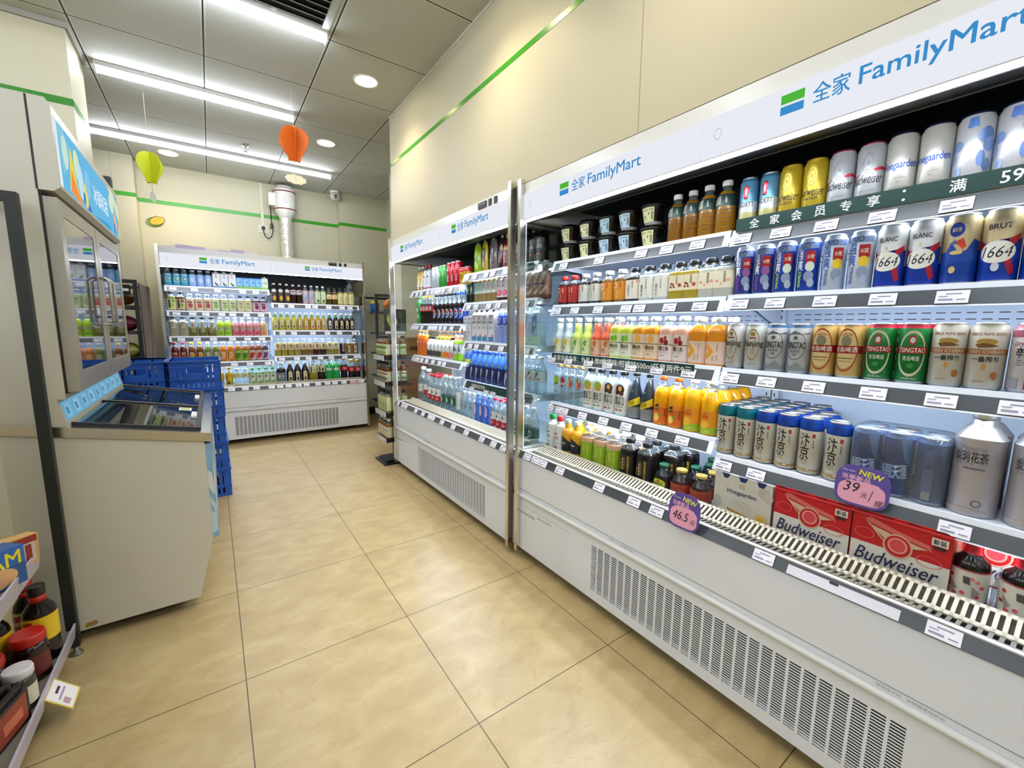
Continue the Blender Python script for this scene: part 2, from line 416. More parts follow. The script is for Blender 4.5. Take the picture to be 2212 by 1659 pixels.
def back_wall_bits():
    t = thing('exhaust_fan', 'white inline duct fan with red seams at the back wall ceiling', 'fan', (.835, 5.975, 2.60))
    b = MB().lathe([(.095, .245), (.115, .225), (.115, .2), (.118, .195), (.118, .02), (.115, 0), (.118, -.005), (.075, -.085), (.06, -.10)][::-1], mat('d8d6cc', .4), 28)
    link('housing', b.mesh('housing'), t)
    for z in (.2, .0): link('seam_band', MB().lathe([(.121, z-.006), (.121, z+.006)], mat('7c1e26', .5), 28).mesh('band'), t)
    link('terminal_box', MB().box(-.175, -.105, -.05, .04, .03, .17, mat('dcd9cc', .4)).mesh('box'), t)
    link('dial', MB().prism([(.035*math.cos(a/4*math.pi/2), .1+.035*math.sin(a/4*math.pi/2)) for a in range(16)], -.122, -.114, mat('c2c0b6'), 'y').mesh('dial'), t)
    link('outlet_pipe', MB().lathe([(.09, .24), (.09, .27)], mat('c0bdb0', .5), 24).mesh('pipe'), t)
    b = MB(); pr = []
    n = 26
    for k in range(n):
        z = 1.935+.575*k/n
        pr += [(.064+.003*math.sin(k*1.7), z), (.074+.003*math.sin(k*2.3), z+.011)]
    pr.append((.062, 2.51)); b.lathe(pr, mat('e2dfd2', .3, .45), 24)
    o = link('flexible_duct', b.mesh('duct'), None, (.835, 5.975, 0), label='silver ribbed flexible duct rising from the back-wall cooler', category='duct')
    t = thing('power_cord', 'black power cord looping from the duct fan to the wall socket', 'cord', (0, 6.085, 0))
    P = [(.68, -.1, 2.63), (.685, -.06, 2.55), (.69, -.012, 2.48), (.70, -.012, 2.42), (.685, -.012, 2.39), (.675, -.012, 2.41), (.695, -.012, 2.46), (.705, -.012, 2.42), (.70, -.012, 2.35), (.68, -.012, 2.29), (.65, -.012, 2.265), (.62, -.012, 2.285), (.602, -.012, 2.33), (.60, -.02, 2.37)]
    Q = []
    for i in range(len(P)-1):
        for k in range(4): Q.append(Vector(P[i]).lerp(Vector(P[i+1]), k/4))
    link('cable', MB().tube(Q+[P[-1]], .0055, BLACK, 6).mesh('cable'), t)
    link('plug', MB().prism([(.60+.02*math.cos(k*math.pi/6), 2.378+.02*math.sin(k*math.pi/6)) for k in range(12)], -.045, -.012, BLACK, 'y').mesh('plug'), t)
    t = thing('wall_socket', 'white double wall socket on the back wall', 'socket', (.603, 6.10, 2.375))
    link('plate', MB().box(-.05, .05, -.011, 0, -.045, .045, mat('d9d7c8', .4)).mesh('plate'), t)
    for s in (-.012, .012): link('slot', MB().box(s-.003, s+.003, -.0118, -.0105, .018, .032, DARK).mesh('slot'), t)
    link('cable_conduit', MB().box(-.014, .014, -.014, 0, -.0, H-2.425, mat('d6d1b6', .5)).mesh('conduit'), None, (.6, 6.099, 2.42), label='cream plastic cable trunking running from socket up to ceiling', category='cable trunking')
    t = thing('security_camera', 'white dome security camera under the ceiling by the right column', 'camera', (1.40, 5.915, H))
    link('mount', MB().lathe([(.055, -.03), (.06, 0)], WHITE, 24).mesh('mount'), t)
    b = MB().lathe([(.02, -.052), (.042, -.045), (.058, -.02), (.06, .0), (.05, .035), (.03, .05)], mat('dfddd2', .35), 24)
    R = Matrix.Rotation(.5, 3, 'X'); b.v = [tuple(R @ Vector(v) + Vector((0, -.02, -.06))) for v in b.v]
    link('camera_ball', b.mesh('ball'), t)
    f = plane_fn((-.03, -.078, -.07), (1, 0, 0), (0, -.35, .94), (0, -.94, -.35)); b = MB()
    art(b, [('e', 0, 0, .034, .034, 'c9c7bd'), ('e', 0, .008, .016, .014, '0d0d0f'), ('r', -.018, .018, -.022, -.012, '55555a')], f)
    b.v = [(v[0]+.022, v[1]+.0, v[2]-.01) for v in b.v]
    link('lens_plate', b.mesh('lens'), t)
    # corn picture
    t = thing('corn_sticker', 'cut-out cartoon corn cob picture on the back wall', 'sticker', (-.40, 6.10, 2.32))
    b = MB(); f = plane_fn((0, -.004, 0), (1, 0, 0), (0, 0, 1), (0, -1, 0))
    def blob(cx, cy, a, c, rot, n=24): return [(cx+a*math.cos(rot)*math.cos(q)-c*math.sin(rot)*math.sin(q), cy+a*math.sin(rot)*math.cos(q)+c*math.cos(rot)*math.sin(q)) for q in [2*math.pi*k/n for k in range(n)]]
    art(b, [('p', blob(-.012, -.008, .075, .052, .25), '2c2a12'), ('p', blob(-.016, -.012, .07, .046, .2), '6f8a2a'), ('p', [(-.03, .03), (.0, .035), (.006, .068)], '6f8a2a'),
            ('p', blob(.010, .008, .069, .043, .38), '3a2c0c'), ('p', blob(.010, .008, .064, .038, .38), 'dfae1c'),
            ('r', -.03, -.01, -.004, 0, '8a6a10'), ('r', .0, .02, .008, .012, '8a6a10'), ('r', .012, .034, .022, .026, '8a6a10'), ('r', -.012, .008, -.016, -.012, '8a6a10'), ('p', [(-.07, -.03), (-.02, -.045), (.05, -.02), (.06, -.008), (.02, -.05), (-.03, -.058)], '55701c')], f)
    b.prism(blob(-.012, -.008, .072, .05, .25), -.004, 0, mat('2c2a12'), 'y'); link('picture', b.mesh('corn'), t)
back_wall_bits()

# ---------------------------------------------------------------- open multideck coolers
LOGO_B, LOGO_G = '3d8ecb', '4bab3a'
def logo(x, z, wd, glow):
    s = wd/.44
    E = lambda h: emit(h, glow)
    return [('r', x, x+.056*s, z+.002*s, z+.025*s, E('4fb53c')), ('r', x, x+.056*s, z-.025*s, z-.004*s, E(LOGO_B)),
            ('t', '全家', x+.115*s, z, .078*s, .046*s, E(LOGO_B), {'b': .018}), ('t', 'FamilyMart', x+.302*s, z-.004*s, .262*s, .052*s, E(LOGO_B), {'b': .022})]
def tag_mesh():
    b = MB().box(-.029, .029, -.0012, 0, -.0165, .0165, TAG)
    f = plane_fn((0, -.0012, 0), (1, 0, 0), (0, 0, 1), (0, -1, 0))
    art(b, [('r', -.012, .016, .006, .0095, TAGTXT), ('r', -.024, .002, -.010, -.005, TAGTXT), ('r', .008, .024, -.009, -.006, TAGTXT), ('r', -.024, -.008, .0, .0025, TAGTXT)], f)
    return b.mesh('price_tag')
TAGM = tag_mesh()
LEANA = math.atan2(.016, .04)
def cooler(label, org, rz, W, bays, grille, slotp, tags, signs, ctrl=None, rtags=(), dashes=False):
    T = thing('open_cooler', label, 'cooler', org, rz, 'open display coolers')
    D = .74
    # base
    g0, g1, gz0, gz1 = grille
    b = MB(); P = PANEL
    b.box(.004, W-.004, 0, .02, .384, .553, P); b.box(.004, W-.004, .002, .02, .362, .380, P)
    b.box(.004, W-.004, 0, .02, gz1, .338, P); b.box(.004, W-.004, 0, .02, .05, gz0, P)
    b.box(.004, g0, 0, .02, gz0, gz1, P); b.box(g1, W-.004, 0, .02, gz0, gz1, P)
    b.box(.004, W-.004, .06, D, .05, .54, P); b.box(.004, W-.004, .02, .06, .05, .07, P)
    b.box(.004, W-.004, .02, .06, .30, .52, DARK)
    link('base_cabinet', b.mesh('base'), T)
    b = MB(); n = 10
    b.prism([(.004-.016*math.sin(math.pi*k/n), .35+.012*math.cos(math.pi*k/n)) for k in range(n+1)], .004, W-.004, mat('cfd2d2', .3), 'x', True)
    link('bumper_moulding', b.mesh('moulding'), T)
    b = MB(); nc = 28; nr = 24; cw = (g1-g0)/nc; rh = (gz1-gz0)/nr
    for c in range(nc):
        x0 = g0+c*cw; b.box(x0+cw*.80, x0+cw, -.0002, .002, gz0, gz1, P)
        for r in range(nr): b.box(x0, x0+cw*.8, -.0002, .0012, gz0+r*rh, gz0+(r+.42)*rh, P)
    b.box(g0, g1, .03, .034, gz0, gz1, BLACK)
    link('grille', b.mesh('grille'), T)
    f = plane_fn((0, .002, 0), (1, 0, 0), (0, 0, 1), (0, -1, 0)); f2 = plane_fn((0, 0, 0), (1, 0, 0), (0, 0, 1), (0, -1, 0))
    for nm, ff, it in (('warning_print', f, [('t', '夜帘拉下时，挂钩固定在此处', W*.34+.06, .371, .125, .0085, '8f8e84')]), ('warning_print', f, [('t', '夜帘拉下时，挂钩固定在此处', W*.80+.06, .371, .125, .0085, '8f8e84')]), ('hatch_print', f2, [('r', .17, .28, .272, .276, '8c8a80')]),
                       ('green_tape', f2, [('r', .03, .15, .252, .267, 'a8c8b0')]), ('hatch_outline', f2, [('p', [(.07, .14), (.0715, .14), (.0715, .2975), (.42, .2975), (.42, .2990), (.07, .2990)], 'a9a79d')])):
        b = MB(); art(b, it, ff); link(nm, b.mesh(nm), T)
    for x in (.12, W*.5, W-.12):
        for y in (.12, .6): link('leg', MB().lathe([(.022, 0), (.022, .008), (.012, .012), (.012, .06)], STEEL, 12, c=(x, y, 0)).mesh('leg'), T)
    # inside
    b = MB().box(.03, W-.03, .62, D, .54, 1.60, INNER).box(.03, W-.03, .62, D, 1.60, 1.86, DARK)  # upper back panel in dark paint: the unlit top put into its colour
    b.box(.03, W-.03, .15, .62, .54, .578, mat('b9c2c9', .4))
    if dashes:
        for (u0, u1, zs, _) in bays:
            for z in zs:
                for dz in (.055, .075):
                    x = u0+.05
                    while x < u1-.06: b.box(x, x+.022, .619, .621, z-dz-.002, z-dz+.001, BLACK); x += .034
    for (u0, u1, zs, _) in bays:
        for x in (u0+.012, u1-.012):
            b.box(x-.012, x+.012, .60, .622, .58, 1.74, SHELF)
            for k in range(38): b.box(x-.005, x-.001, .599, .601, .62+k*.029, .634+k*.029, BLACK)
    link('liner', b.mesh('liner'), T)
    # canopy
    b = MB().prism([(0, 1.765), (0, 1.886), (.003, 1.937), (D, 1.937), (D, 1.86), (.042, 1.86), (.042, 1.765)], .004, W-.004, mat('dfe1e0', .25), 'x')
    b.prism([(.042, 1.764), (.19, 1.800), (.19, 1.806), (.042, 1.770)], .02, W-.02, BLACK, 'x').box(.02, W-.02, .19, .198, 1.798, 1.812, mat('6d7378', .4)).box(.02, W-.02, .198, .62, 1.850, 1.859, DARK)
    b.box(.027, .05, .042, .62, 1.772, 1.86, mat('c6ccd0', .4)).box(W-.05, W-.027, .042, .62, 1.772, 1.86, mat('c6ccd0', .4))
    link('canopy', b.mesh('canopy'), T)
    for (a0, a1, lx, lw) in signs:
        b = MB().box(a0, a1, -.006, 0, 1.768, 1.884, emit('e9ecf4', SIGN))
        art(b, logo(lx, 1.840, lw, SIGN), plane_fn((0, -.006, 0), (1, 0, 0), (0, 0, 1), (0, -1, 0)))
        art(b, [('o', a0+.05, 1.83, .012, .016, .90, '9a9aa8')], plane_fn((0, -.006, 0), (1, 0, 0), (0, 0, 1), (0, -1, 0)))
        link('sign_panel', b.mesh('sign'), T)
    link('lamp_strip', MB().box(.03, W-.03, .006, .018, 1.758, 1.764, emit('eef4ff', 38.0)).mesh('led'), T)
    if ctrl:
        b = MB().box(ctrl, ctrl+.085, -.008, .02, 1.893, 1.926, BLACK).box(ctrl+.005, ctrl+.08, -.010, -.008, 1.912, 1.915, mat('c0c0c0'))
        b.v = [(v[0], v[1]+.004, v[2]) for v in b.v]
        link('thermostat', b.mesh('thermostat'), T)
        for q in (.11, .165): link('switch', MB().box(ctrl+q, ctrl+q+.025, -.004, .02, 1.893, 1.926, BLACK).mesh('switch'), T)
    # ends
    for x0, xg in ((0, .012), (W-.026, W-.018)):
        e = link('end_panel', MB().box(x0, x0+.026, .02, D, .05, .585, WHITE).box(x0, x0+.026, .56, D, .585, 1.77, WHITE).box(x0, x0+.026, .02, D, 1.77, 1.945, mat('cfd0cb', .3)).mesh('end'), T)
        link('glass', MB().box(xg, xg+.005, .012, .56, .585, 1.77, PANE).mesh('pane'), e)
        link('post', MB().box(x0+.001, x0+.025, -.022, .012, .035, 1.955, CHROME).mesh('post'), e)
        link('edge_trim', MB().box(xg-.003, xg+.008, .012, .020, .60, 1.755, mat('eef0f0', .3)).box(xg-.003, xg+.008, .02, .56, 1.755, 1.763, CHROME).mesh('trim'), e)
    # front rail and air grille
    r = link('front_rail', MB().prism([(.0, .553), (-.004, .556), (.016, .590), (.03, .592), (.03, .553)], .026, W-.026, RAIL, 'x').prism([(.014, .588), (.012, .593), (.022, .594), (.022, .588)], .026, W-.026, mat('eeeeee', .2), 'x').mesh('rail'), T)
    for u in rtags:
        o = link('price_tag', TAGM, r, (u, .0035, .573)); o.rotation_euler = (-.53, 0, 0)
    b = MB(); GR = mat('b8b09b', .4); GD = mat('68665c', .4)
    A0, A1, A2 = (.026, .589), (.084, .579), (.148, .607)
    def bar(u, wd, p, q, th, m):
        b.add([(u+s*wd/2, y, z+k) for s in (-1, 1) for (y, z) in (p, q) for k in (0, th)], [(0, 1, 3, 2), (4, 6, 7, 5), (0, 4, 5, 1), (2, 3, 7, 6), (1, 5, 7, 3), (0, 2, 6, 4)], m)
    lp = lambda p, q, t: (p[0]+(q[0]-p[0])*t, p[1]+(q[1]-p[1])*t)
    for (p, q, m) in ((A0, A1, GD), (A1, A2, GR)):
        for (t0, t1) in ((0, .16), (.84, 1)): bar(W/2, W-.06, lp(p, q, t0), lp(p, q, t1), .003, m)
        u = .06
        while u < W-.05: bar(u, slotp*.48, p, q, .003, m); u += slotp
    bar(W/2, W-.06, (.034, .553), (.148, .553), .002, BLACK); b.box(.03, W-.03, .147, .152, .56, .606, GR)
    link('air_grille', b.mesh('airgrille'), T)
    # shelves
    for bi, (u0, u1, zs, lip) in enumerate(bays):
        for si, z in enumerate(zs):
            b = MB().box(u0, u1, lip, .615, z-.018, z, SHELF)
            b.prism([(lip-.004, z+.004), (lip-.008, z-.010), (lip+.004, z-.012), (lip+.004, z+.004)], u0, u1, RAILW, 'x')
            b.prism([(lip-.008, z-.010), (lip-.024, z-.048), (lip-.020, z-.050), (lip+.0, z-.010)], u0+.02, u1-.02, RAIL, 'x')
            b.prism([(lip-.0085, z-.010), (lip-.0265, z-.052), (lip-.020, z-.052), (lip+.0, z-.010)], u0, u0+.02, RAILW, 'x')
            b.prism([(lip-.0085, z-.010), (lip-.0265, z-.052), (lip-.020, z-.052), (lip+.0, z-.010)], u1-.02, u1, RAILW, 'x')
            b.prism([(lip-.022, z-.046), (lip-.026, z-.052), (lip-.018, z-.052)], u0+.02, u1-.02, RAILW, 'x')
            for x in (u0+.002, u1-.005): b.prism([(lip+.02, z-.018), (.60, z-.018), (.60, z-.11), (.56, z-.10), (.40, z-.045), (lip+.02, z-.03)], x, x+.003, SHELF, 'x')
            s = link('shelf', b.mesh('shelf'), T)
            link('lamp_strip', MB().box(u0+.03, u1-.03, lip+.03, lip+.048, z-.026, z-.019, emit('e6f0ff', LED)).mesh('led'), s)
            for u in tags[bi][si]:
                o = link('price_tag', TAGM, s, (u, lip-.0195, z-.030)); o.rotation_euler = (-LEANA, 0, 0)
    return T
def spread(u0, u1, n, j=.25):
    st = (u1-u0)/n
    return [round(u0+st*(i+.5+random.uniform(-j, j)), 3) for i in range(n)]
F1 = ((1.30, 1.78, 0), -math.pi/2); F2 = ((1.28, 3.60, 0), -math.pi/2); F3 = ((-.37, 5.15, 0), 0.0)
B1s = [(.03, .965, (1.58, 1.357, 1.107, .84), .20), (.972, 1.885, (1.577, 1.36, 1.105, .787), .20)]
B2s = [(.03, .93, (1.53, 1.255, .985), .175), (.937, 1.76, (1.595, 1.40, 1.138, .86), .19)]
B3s = [(.03, .915, (1.60, 1.362, 1.11, .845), .19), (.925, 1.85, (1.467, 1.17, .885), .19)]
cooler('white open cooler nearest the camera, stocked with beer cans and juices', *F1, 1.915, B1s, (.555, 1.603, .09, .30), .0165,
       [[[.12, .363, .598, .72, .85], [.079, .211, .368, .532, .603, .748, .875], [.05, .178, .319, .442, .575, .707, .849], [.055, .1, .155, .29, .428, .563, .699, .84]],
        [[1.012, 1.131, 1.252, 1.379, 1.518, 1.7], [1.02, 1.133, 1.269, 1.402, 1.534, 1.68], [1.01, 1.129, 1.264, 1.407, 1.541, 1.666], [1.01, 1.123, 1.599]]],
       [(.03, .955, .293, .44), (.96, 1.885, 1.184, .44)], None, [.076, .143, .205, .33, .581, .764, .868, 1.245, 1.63], True)
cooler('white open cooler in the middle of the right wall, stocked with sodas and water', *F2, 1.79, B2s, (.50, 1.52, .085, .29), .011,
       [[[.06, .16, .25, .38, .46, .53, .59, .66, .78], [.05, .1, .16, .25, .4, .46, .52, .6, .68, .79], [.05, .1, .16, .24, .34, .46, .58, .66]],
        [spread(.95, 1.74, 7), spread(.95, 1.74, 6), spread(.95, 1.74, 6), spread(1.0, 1.74, 5)]],
       [(.03, .895, .24, .44), (.90, 1.76, 1.12, .44)], 1.44, [.07, .18, .25, .46, .6, .72, .78, .93, 1.1, 1.28, 1.47, 1.6, 1.7])
cooler('white open cooler against the back wall, stocked with teas and juices', *F3, 1.875, B3s, (.508, 1.527, .085, .285), .011,
       [[spread(.04, .9, 5), spread(.04, .9, 7), spread(.04, .9, 6), spread(.04, .9, 6)],
        [spread(.94, 1.83, 7), spread(.94, 1.83, 6), spread(.94, 1.83, 7)]],
       [(.03, .925, .325, .465), (.93, 1.85, 1.245, .385)], 1.49, [.5, .62, .72, .86, .94, 1.02, 1.12, 1.2, 1.32, 1.42, 1.5, 1.6, 1.7, 1.8])
# ---------------------------------------------------------------- ice-cream freezer on the left
def freezer():
    Y0, Y1 = 2.20, 3.45; CB = mat('c8c4b2', .4); CG = mat('9f9a8c', .35, .25)
    T = thing('combination_freezer', 'cream combination freezer with glass doors over a glass-lidded chest', 'freezer', (0, 0, 0))
    zt = lambda x: .777+(-.032-x)*.185
    side = [(-.63, .05), (-.118, .05), (-.056, .31), (-.056, .746), (-.63, .852)]
    b = MB().prism(side, Y0, Y0+.05, CB, 'y').prism(side, Y1-.05, Y1, CB, 'y')
    b.prism([(-.118, .05), (-.056, .31), (-.056, .746), (-.11, .756), (-.11, .31), (-.16, .05)], Y0+.05, Y1-.05, CB, 'y')
    b.box(-.63, -.58, Y0+.05, Y1-.05, .05, .84, CB).box(-.58, -.11, Y0+.05, Y1-.05, .40, .44, mat('aeb6bd', .4)).box(-.60, -.15, Y0+.05, Y1-.05, .045, .06, BLACK)
    link('chest_body', b.mesh('chest'), T)
    b = MB().box(-.056, -.034, Y0+.002, Y1-.002, .31, .735, mat('7fa9c4', .4)); f = plane_fn((-.034, Y0, 0), (0, 1, 0), (0, 0, 1), (1, 0, 0))
    leaf = [('p', [(.0, .64), (.12, .62), (.3, .5), (.2, .42), (0, .56)], 'd8dccf'), ('p', [(.02, .5), (.2, .40), (.4, .33), (.1, .34)], 'c6d6da'), ('p', [(.6, .7), (.9, .6), (1.2, .5), (1.0, .4), (.7, .55)], 'd8e4e8'), ('r', .004, 1.24, .312, .33, '5f9cc0')]
    art(b, leaf, f)
    art(b, [('p', [(-.055, .62), (-.04, .60), (-.035, .55), (-.035, .50), (-.055, .54)], 'd0d6d0'), ('p', [(-.055, .50), (-.035, .46), (-.035, .34), (-.055, .33)], 'bccdd2'), ('p', [(-.055, .47), (-.038, .43), (-.05, .42)], '7fa9c4')], plane_fn((0, Y0+.002, 0), (1, 0, 0), (0, 0, 1), (0, -1, 0)))
    link('front_picture', b.mesh('picture'), T)
    def sl(dz0, dz1, x0, x1): return [(x0, zt(x0)+dz0), (x1, zt(x1)+dz0), (x1, zt(x1)+dz1), (x0, zt(x0)+dz1)]
    b = MB()
    for (a, c) in ((Y0-.006, Y0+.035), (Y1-.035, Y1+.006)): b.prism(sl(-.034, .004, -.635, -.03), a, c, CHROME, 'y')
    b.prism(sl(-.034, .004, -.075, -.03), Y0+.035, Y1-.035, CHROME, 'y')
    b.prism(sl(-.02, .003, -.63, -.47), Y0+.035, Y1-.035, mat('3a3f44', .4), 'y')
    link('chrome_trim', b.mesh('trim'), T)
    b = MB()
    for k in range(44):
        y = Y0+.05+k*.026; b.prism(sl(.003, .006, -.455, -.40), y, y+.016, mat('9fb4bd', .4), 'y')
        b.prism(sl(.003, .005, -.395, -.34), y, y+.012, mat('6d5a40', .4), 'y')
    link('air_slots', b.mesh('slots'), T)
    for (a, c) in ((Y0+.04, 2.80), (2.815, Y1-.035)):
        l = link('sliding_lid', MB().prism(sl(.010, .014, -.44, -.085), a, c, LID, 'y').mesh('lid'), T)
        b = MB().prism(sl(.004, .018, -.455, -.07), a-.008, a+.004, DARK, 'y').prism(sl(.004, .018, -.455, -.07), c-.004, c+.008, DARK, 'y').prism(sl(.018, .021, -.455, -.07), c-.001, c+.006, CHROME, 'y')
        b.prism(sl(.004, .018, -.085, -.066), a, c, DARK, 'y')
        link('lid_frame', b.mesh('frame'), l)
        link('lid_handle', MB().prism(sl(.016, .026, -.105, -.085), (a+c)/2-.06, (a+c)/2+.06, WHITE, 'y').mesh('handle'), l)
    link('lid_sticker', MB().prism(sl(.0145, .0155, -.16, -.11), 2.66, 2.74, mat('e8e6c8', .5), 'y').prism(sl(.0155, .016, -.155, -.118), 2.665, 2.735, mat('b9c09a', .5), 'y').mesh('sticker'), T)
    # ledge with tag strip
    b = MB().prism([(-.63, .86), (-.458, .86), (-.478, .965), (-.63, .965)], Y0, Y1, CB, 'y')
    link('ledge', b.mesh('ledge'), T)
    b = MB(); es = Vector((0, 1, 0)); et = Vector((-.02, 0, .105)).normalized(); en = es.cross(et)
    it = [('r', .02, 1.22, .02, .092, emit('7cc4ea', .55))]  # tag strip emits faintly: brightness put into its colours
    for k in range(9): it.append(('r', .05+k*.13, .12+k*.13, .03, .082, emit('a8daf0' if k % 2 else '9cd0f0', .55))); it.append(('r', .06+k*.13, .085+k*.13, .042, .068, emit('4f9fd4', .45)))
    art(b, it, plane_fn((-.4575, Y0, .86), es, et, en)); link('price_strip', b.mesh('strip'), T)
    # display cabinet
    b = MB().box(-.63, -.455, Y0, Y0+.03, .965, 1.70, CB).box(-.63, -.455, Y1-.03, Y1, .965, 1.70, CB).box(-.63, -.61, Y0+.03, Y1-.03, .985, 1.66, mat('c9d4da', .4))
    b.box(-.63, -.455, Y0+.03, Y1-.03, .965, .985, CB).box(-.63, -.455, Y0+.03, Y1-.03, 1.66, 1.70, CB)
    b.box(-.455, -.448, Y0+.01, Y1-.01, .985, 1.69, BLACK).box(-.52, -.448, Y0+.005, Y1, 1.688, 1.70, BLACK)
    cb = link('display_cabinet', b.mesh('cabinet'), T)
    for z in (1.15, 1.32, 1.49): link('wire_shelf', MB().box(-.61, -.465, Y0+.03, Y1-.03, z-.006, z, mat('b7c3ca', .4)).mesh('shelf'), cb)
    m = (Y0+Y1)/2-.01
    for (a, c, hy) in ((Y0+.012, m-.004, m-.05), (m+.004, Y1-.012, m+.05)):
        b = MB(); z0, z1 = .99, 1.682
        b.box(-.448, -.412, a, a+.06, z0, z1, CG).box(-.448, -.412, c-.06, c, z0, z1, CG)
        b.box(-.448, -.412, a+.06, c-.06, z0, z0+.075, CG).box(-.448, -.412, a+.06, c-.06, z1-.055, z1, CG)
        d = link('door', b.mesh('door'), T)
        link('door_glass', MB().box(-.420, -.414, a+.058, c-.058, z0+.073, z1-.053, DOORG).mesh('glass'), d)
        P = [(-.41, hy, 1.235), (-.388, hy, 1.235), (-.376, hy, 1.25), (-.376, hy, 1.435), (-.388, hy, 1.45), (-.41, hy, 1.45)]
        link('handle', MB().tube(P, .0055, mat('b9b6ab', .25, .6), 10).mesh('handle'), d)
    # lit head box
    hb = MB().prism([(-.63, 1.70), (-.415, 1.70), (-.398, 1.715), (-.398, 1.985), (-.41, 2.005), (-.63, 2.005)], Y0, Y1, CB, 'y')
    hb.box(-.458, -.452, Y0-.0006, Y0+.001, 1.70, 2.003, BLACK); h = link('head_box', hb.mesh('head'), T)
    b = MB(); E = lambda s: emit(s, .78); L = Y1-Y0
    it = [('r', .012, L-.01, 1.725, 1.955, E('6fbde6')), ('r', .012, .05, 1.725, 1.955, E('e6f2f4')), ('p', [(.05, 1.955), (.13, 1.955), (.2, 1.90), (.16, 1.82), (.08, 1.78)], E('8ccbe0')),
          ('e', .13, 1.87, .04, .06, E('cfe8d8')), ('p', [(.15, 1.74), (.20, 1.89), (.22, 1.92), (.24, 1.86), (.28, 1.78), (.33, 1.73), (.27, 1.728)], E('f0d860')), ('p', [(.16, 1.74), (.20, 1.83), (.23, 1.80), (.30, 1.75), (.36, 1.727), (.26, 1.727)], E('f39a4a')),
          ('e', .30, 1.87, .05, .06, E('d8ecc0')), ('e', .34, 1.82, .05, .07, E('c8e4f4')), ('p', [(.40, 1.73), (.38, 1.80), (.42, 1.84), (.45, 1.78), (.44, 1.73)], E('e8e070')), ('e', .38, 1.765, .02, .025, E('3f86c8')), ('e', .47, 1.84, .05, .06, E('8cc8ee')),
          ('p', [(.42, 1.727), (.50, 1.727), (.46, 1.76)], E('4a6fc8')), ('t', '冰镇和甜', .74, 1.83, .34, .085, E('e8f6ff'), {'b': .02}),
          ('p', [(.55, 1.727), (.95, 1.727), (.95, 1.75), (.75, 1.745)], E('4aa4d8')), ('e', 1.03, 1.88, .07, .05, E('d8eccc')), ('p', [(.95, 1.955), (1.1, 1.955), (1.24, 1.9), (1.24, 1.8), (1.1, 1.9)], E('e8e8c0')), ('e', 1.1, 1.80, .04, .05, E('f0b890')), ('p', [(1.17, 1.727), (1.235, 1.727), (1.235, 1.85), (1.2, 1.8)], E('f6c860')), ('e', 1.06, 1.76, .03, .03, E('5a8fd8'))]
    art(b, it, plane_fn((-.398, Y0, 0), (0, 1, 0), (0, 0, 1), (1, 0, 0)))
    link('lit_picture', b.mesh('picture'), h)
    b = MB().box(-.52, -.44, 3.36, 3.37, 2.005, 2.06, BLACK).box(-.46, -.40, 3.34, 3.40, 2.005, 2.05, BLACK)
    link('lamp_bracket', b.mesh('bracket'), h)
    for x in (-.56, -.20):
        for y in (Y0+.1, Y1-.1): link('caster', MB().prism([(.026*math.cos(k*math.pi/8), .027+.026*math.sin(k*math.pi/8)) for k in range(16)], -.012, .012, BLACK, 'y').mesh('caster'), T, (x, y, 0))
    b = MB(); f = plane_fn((0, Y0, 0), (1, 0, 0), (0, 0, 1), (0, -1, 0))
    art(b, [('p', [(-.482, .075), (-.455, .080), (-.445, .072), (-.452, .060), (-.485, .058)], '9c7c3a')], f); link('rust_chip', b.mesh('chip'), T)
freezer()
def bag(name, hexes, w_, l_, h_, label, cat, loc, rz, group=None, tilt=0):
    """soft filled packet lying flat: pillow with crimped ends"""
    b = MB(); n, m = 8, 10; V = []
    for s in (1, -1):
        for i in range(m+1):
            for j in range(n+1):
                u, v = i/m*2-1, j/n*2-1
                q = (max(0, 1-u*u)**.6)*(max(0, 1-v*v)**.5)
                V.append((v*w_/2, u*l_/2, h_/2+s*h_/2*q+.002*math.sin(9*u+4*v)*q))
    N = (m+1)*(n+1)
    F0 = []; F1_ = []; F2_ = []
    for k in range(2):
        for i in range(m):
            for j in range(n):
                a = k*N+i*(n+1)+j; f = (a, a+1, a+n+2, a+n+1)
                (F1_ if 3 <= i <= 6 and 1 <= j <= 6 else (F2_ if i in (0, m-1) else F0)).append(f)
    o = len(b.v); b.add(V, F0, mat(hexes[0], .3), True)
    for FF, hx in ((F1_, hexes[1]), (F2_, hexes[-1])):
        i_ = b.mi(mat(hx, .3))
        for f in FF: b.f.append(list(f)); b.m.append(i_); b.sm.append(True)
    ob = link(name, b.mesh(name), None, loc, rz, label=label, category=cat, group=group)
    ob.rotation_euler = (tilt, 0, rz); return ob
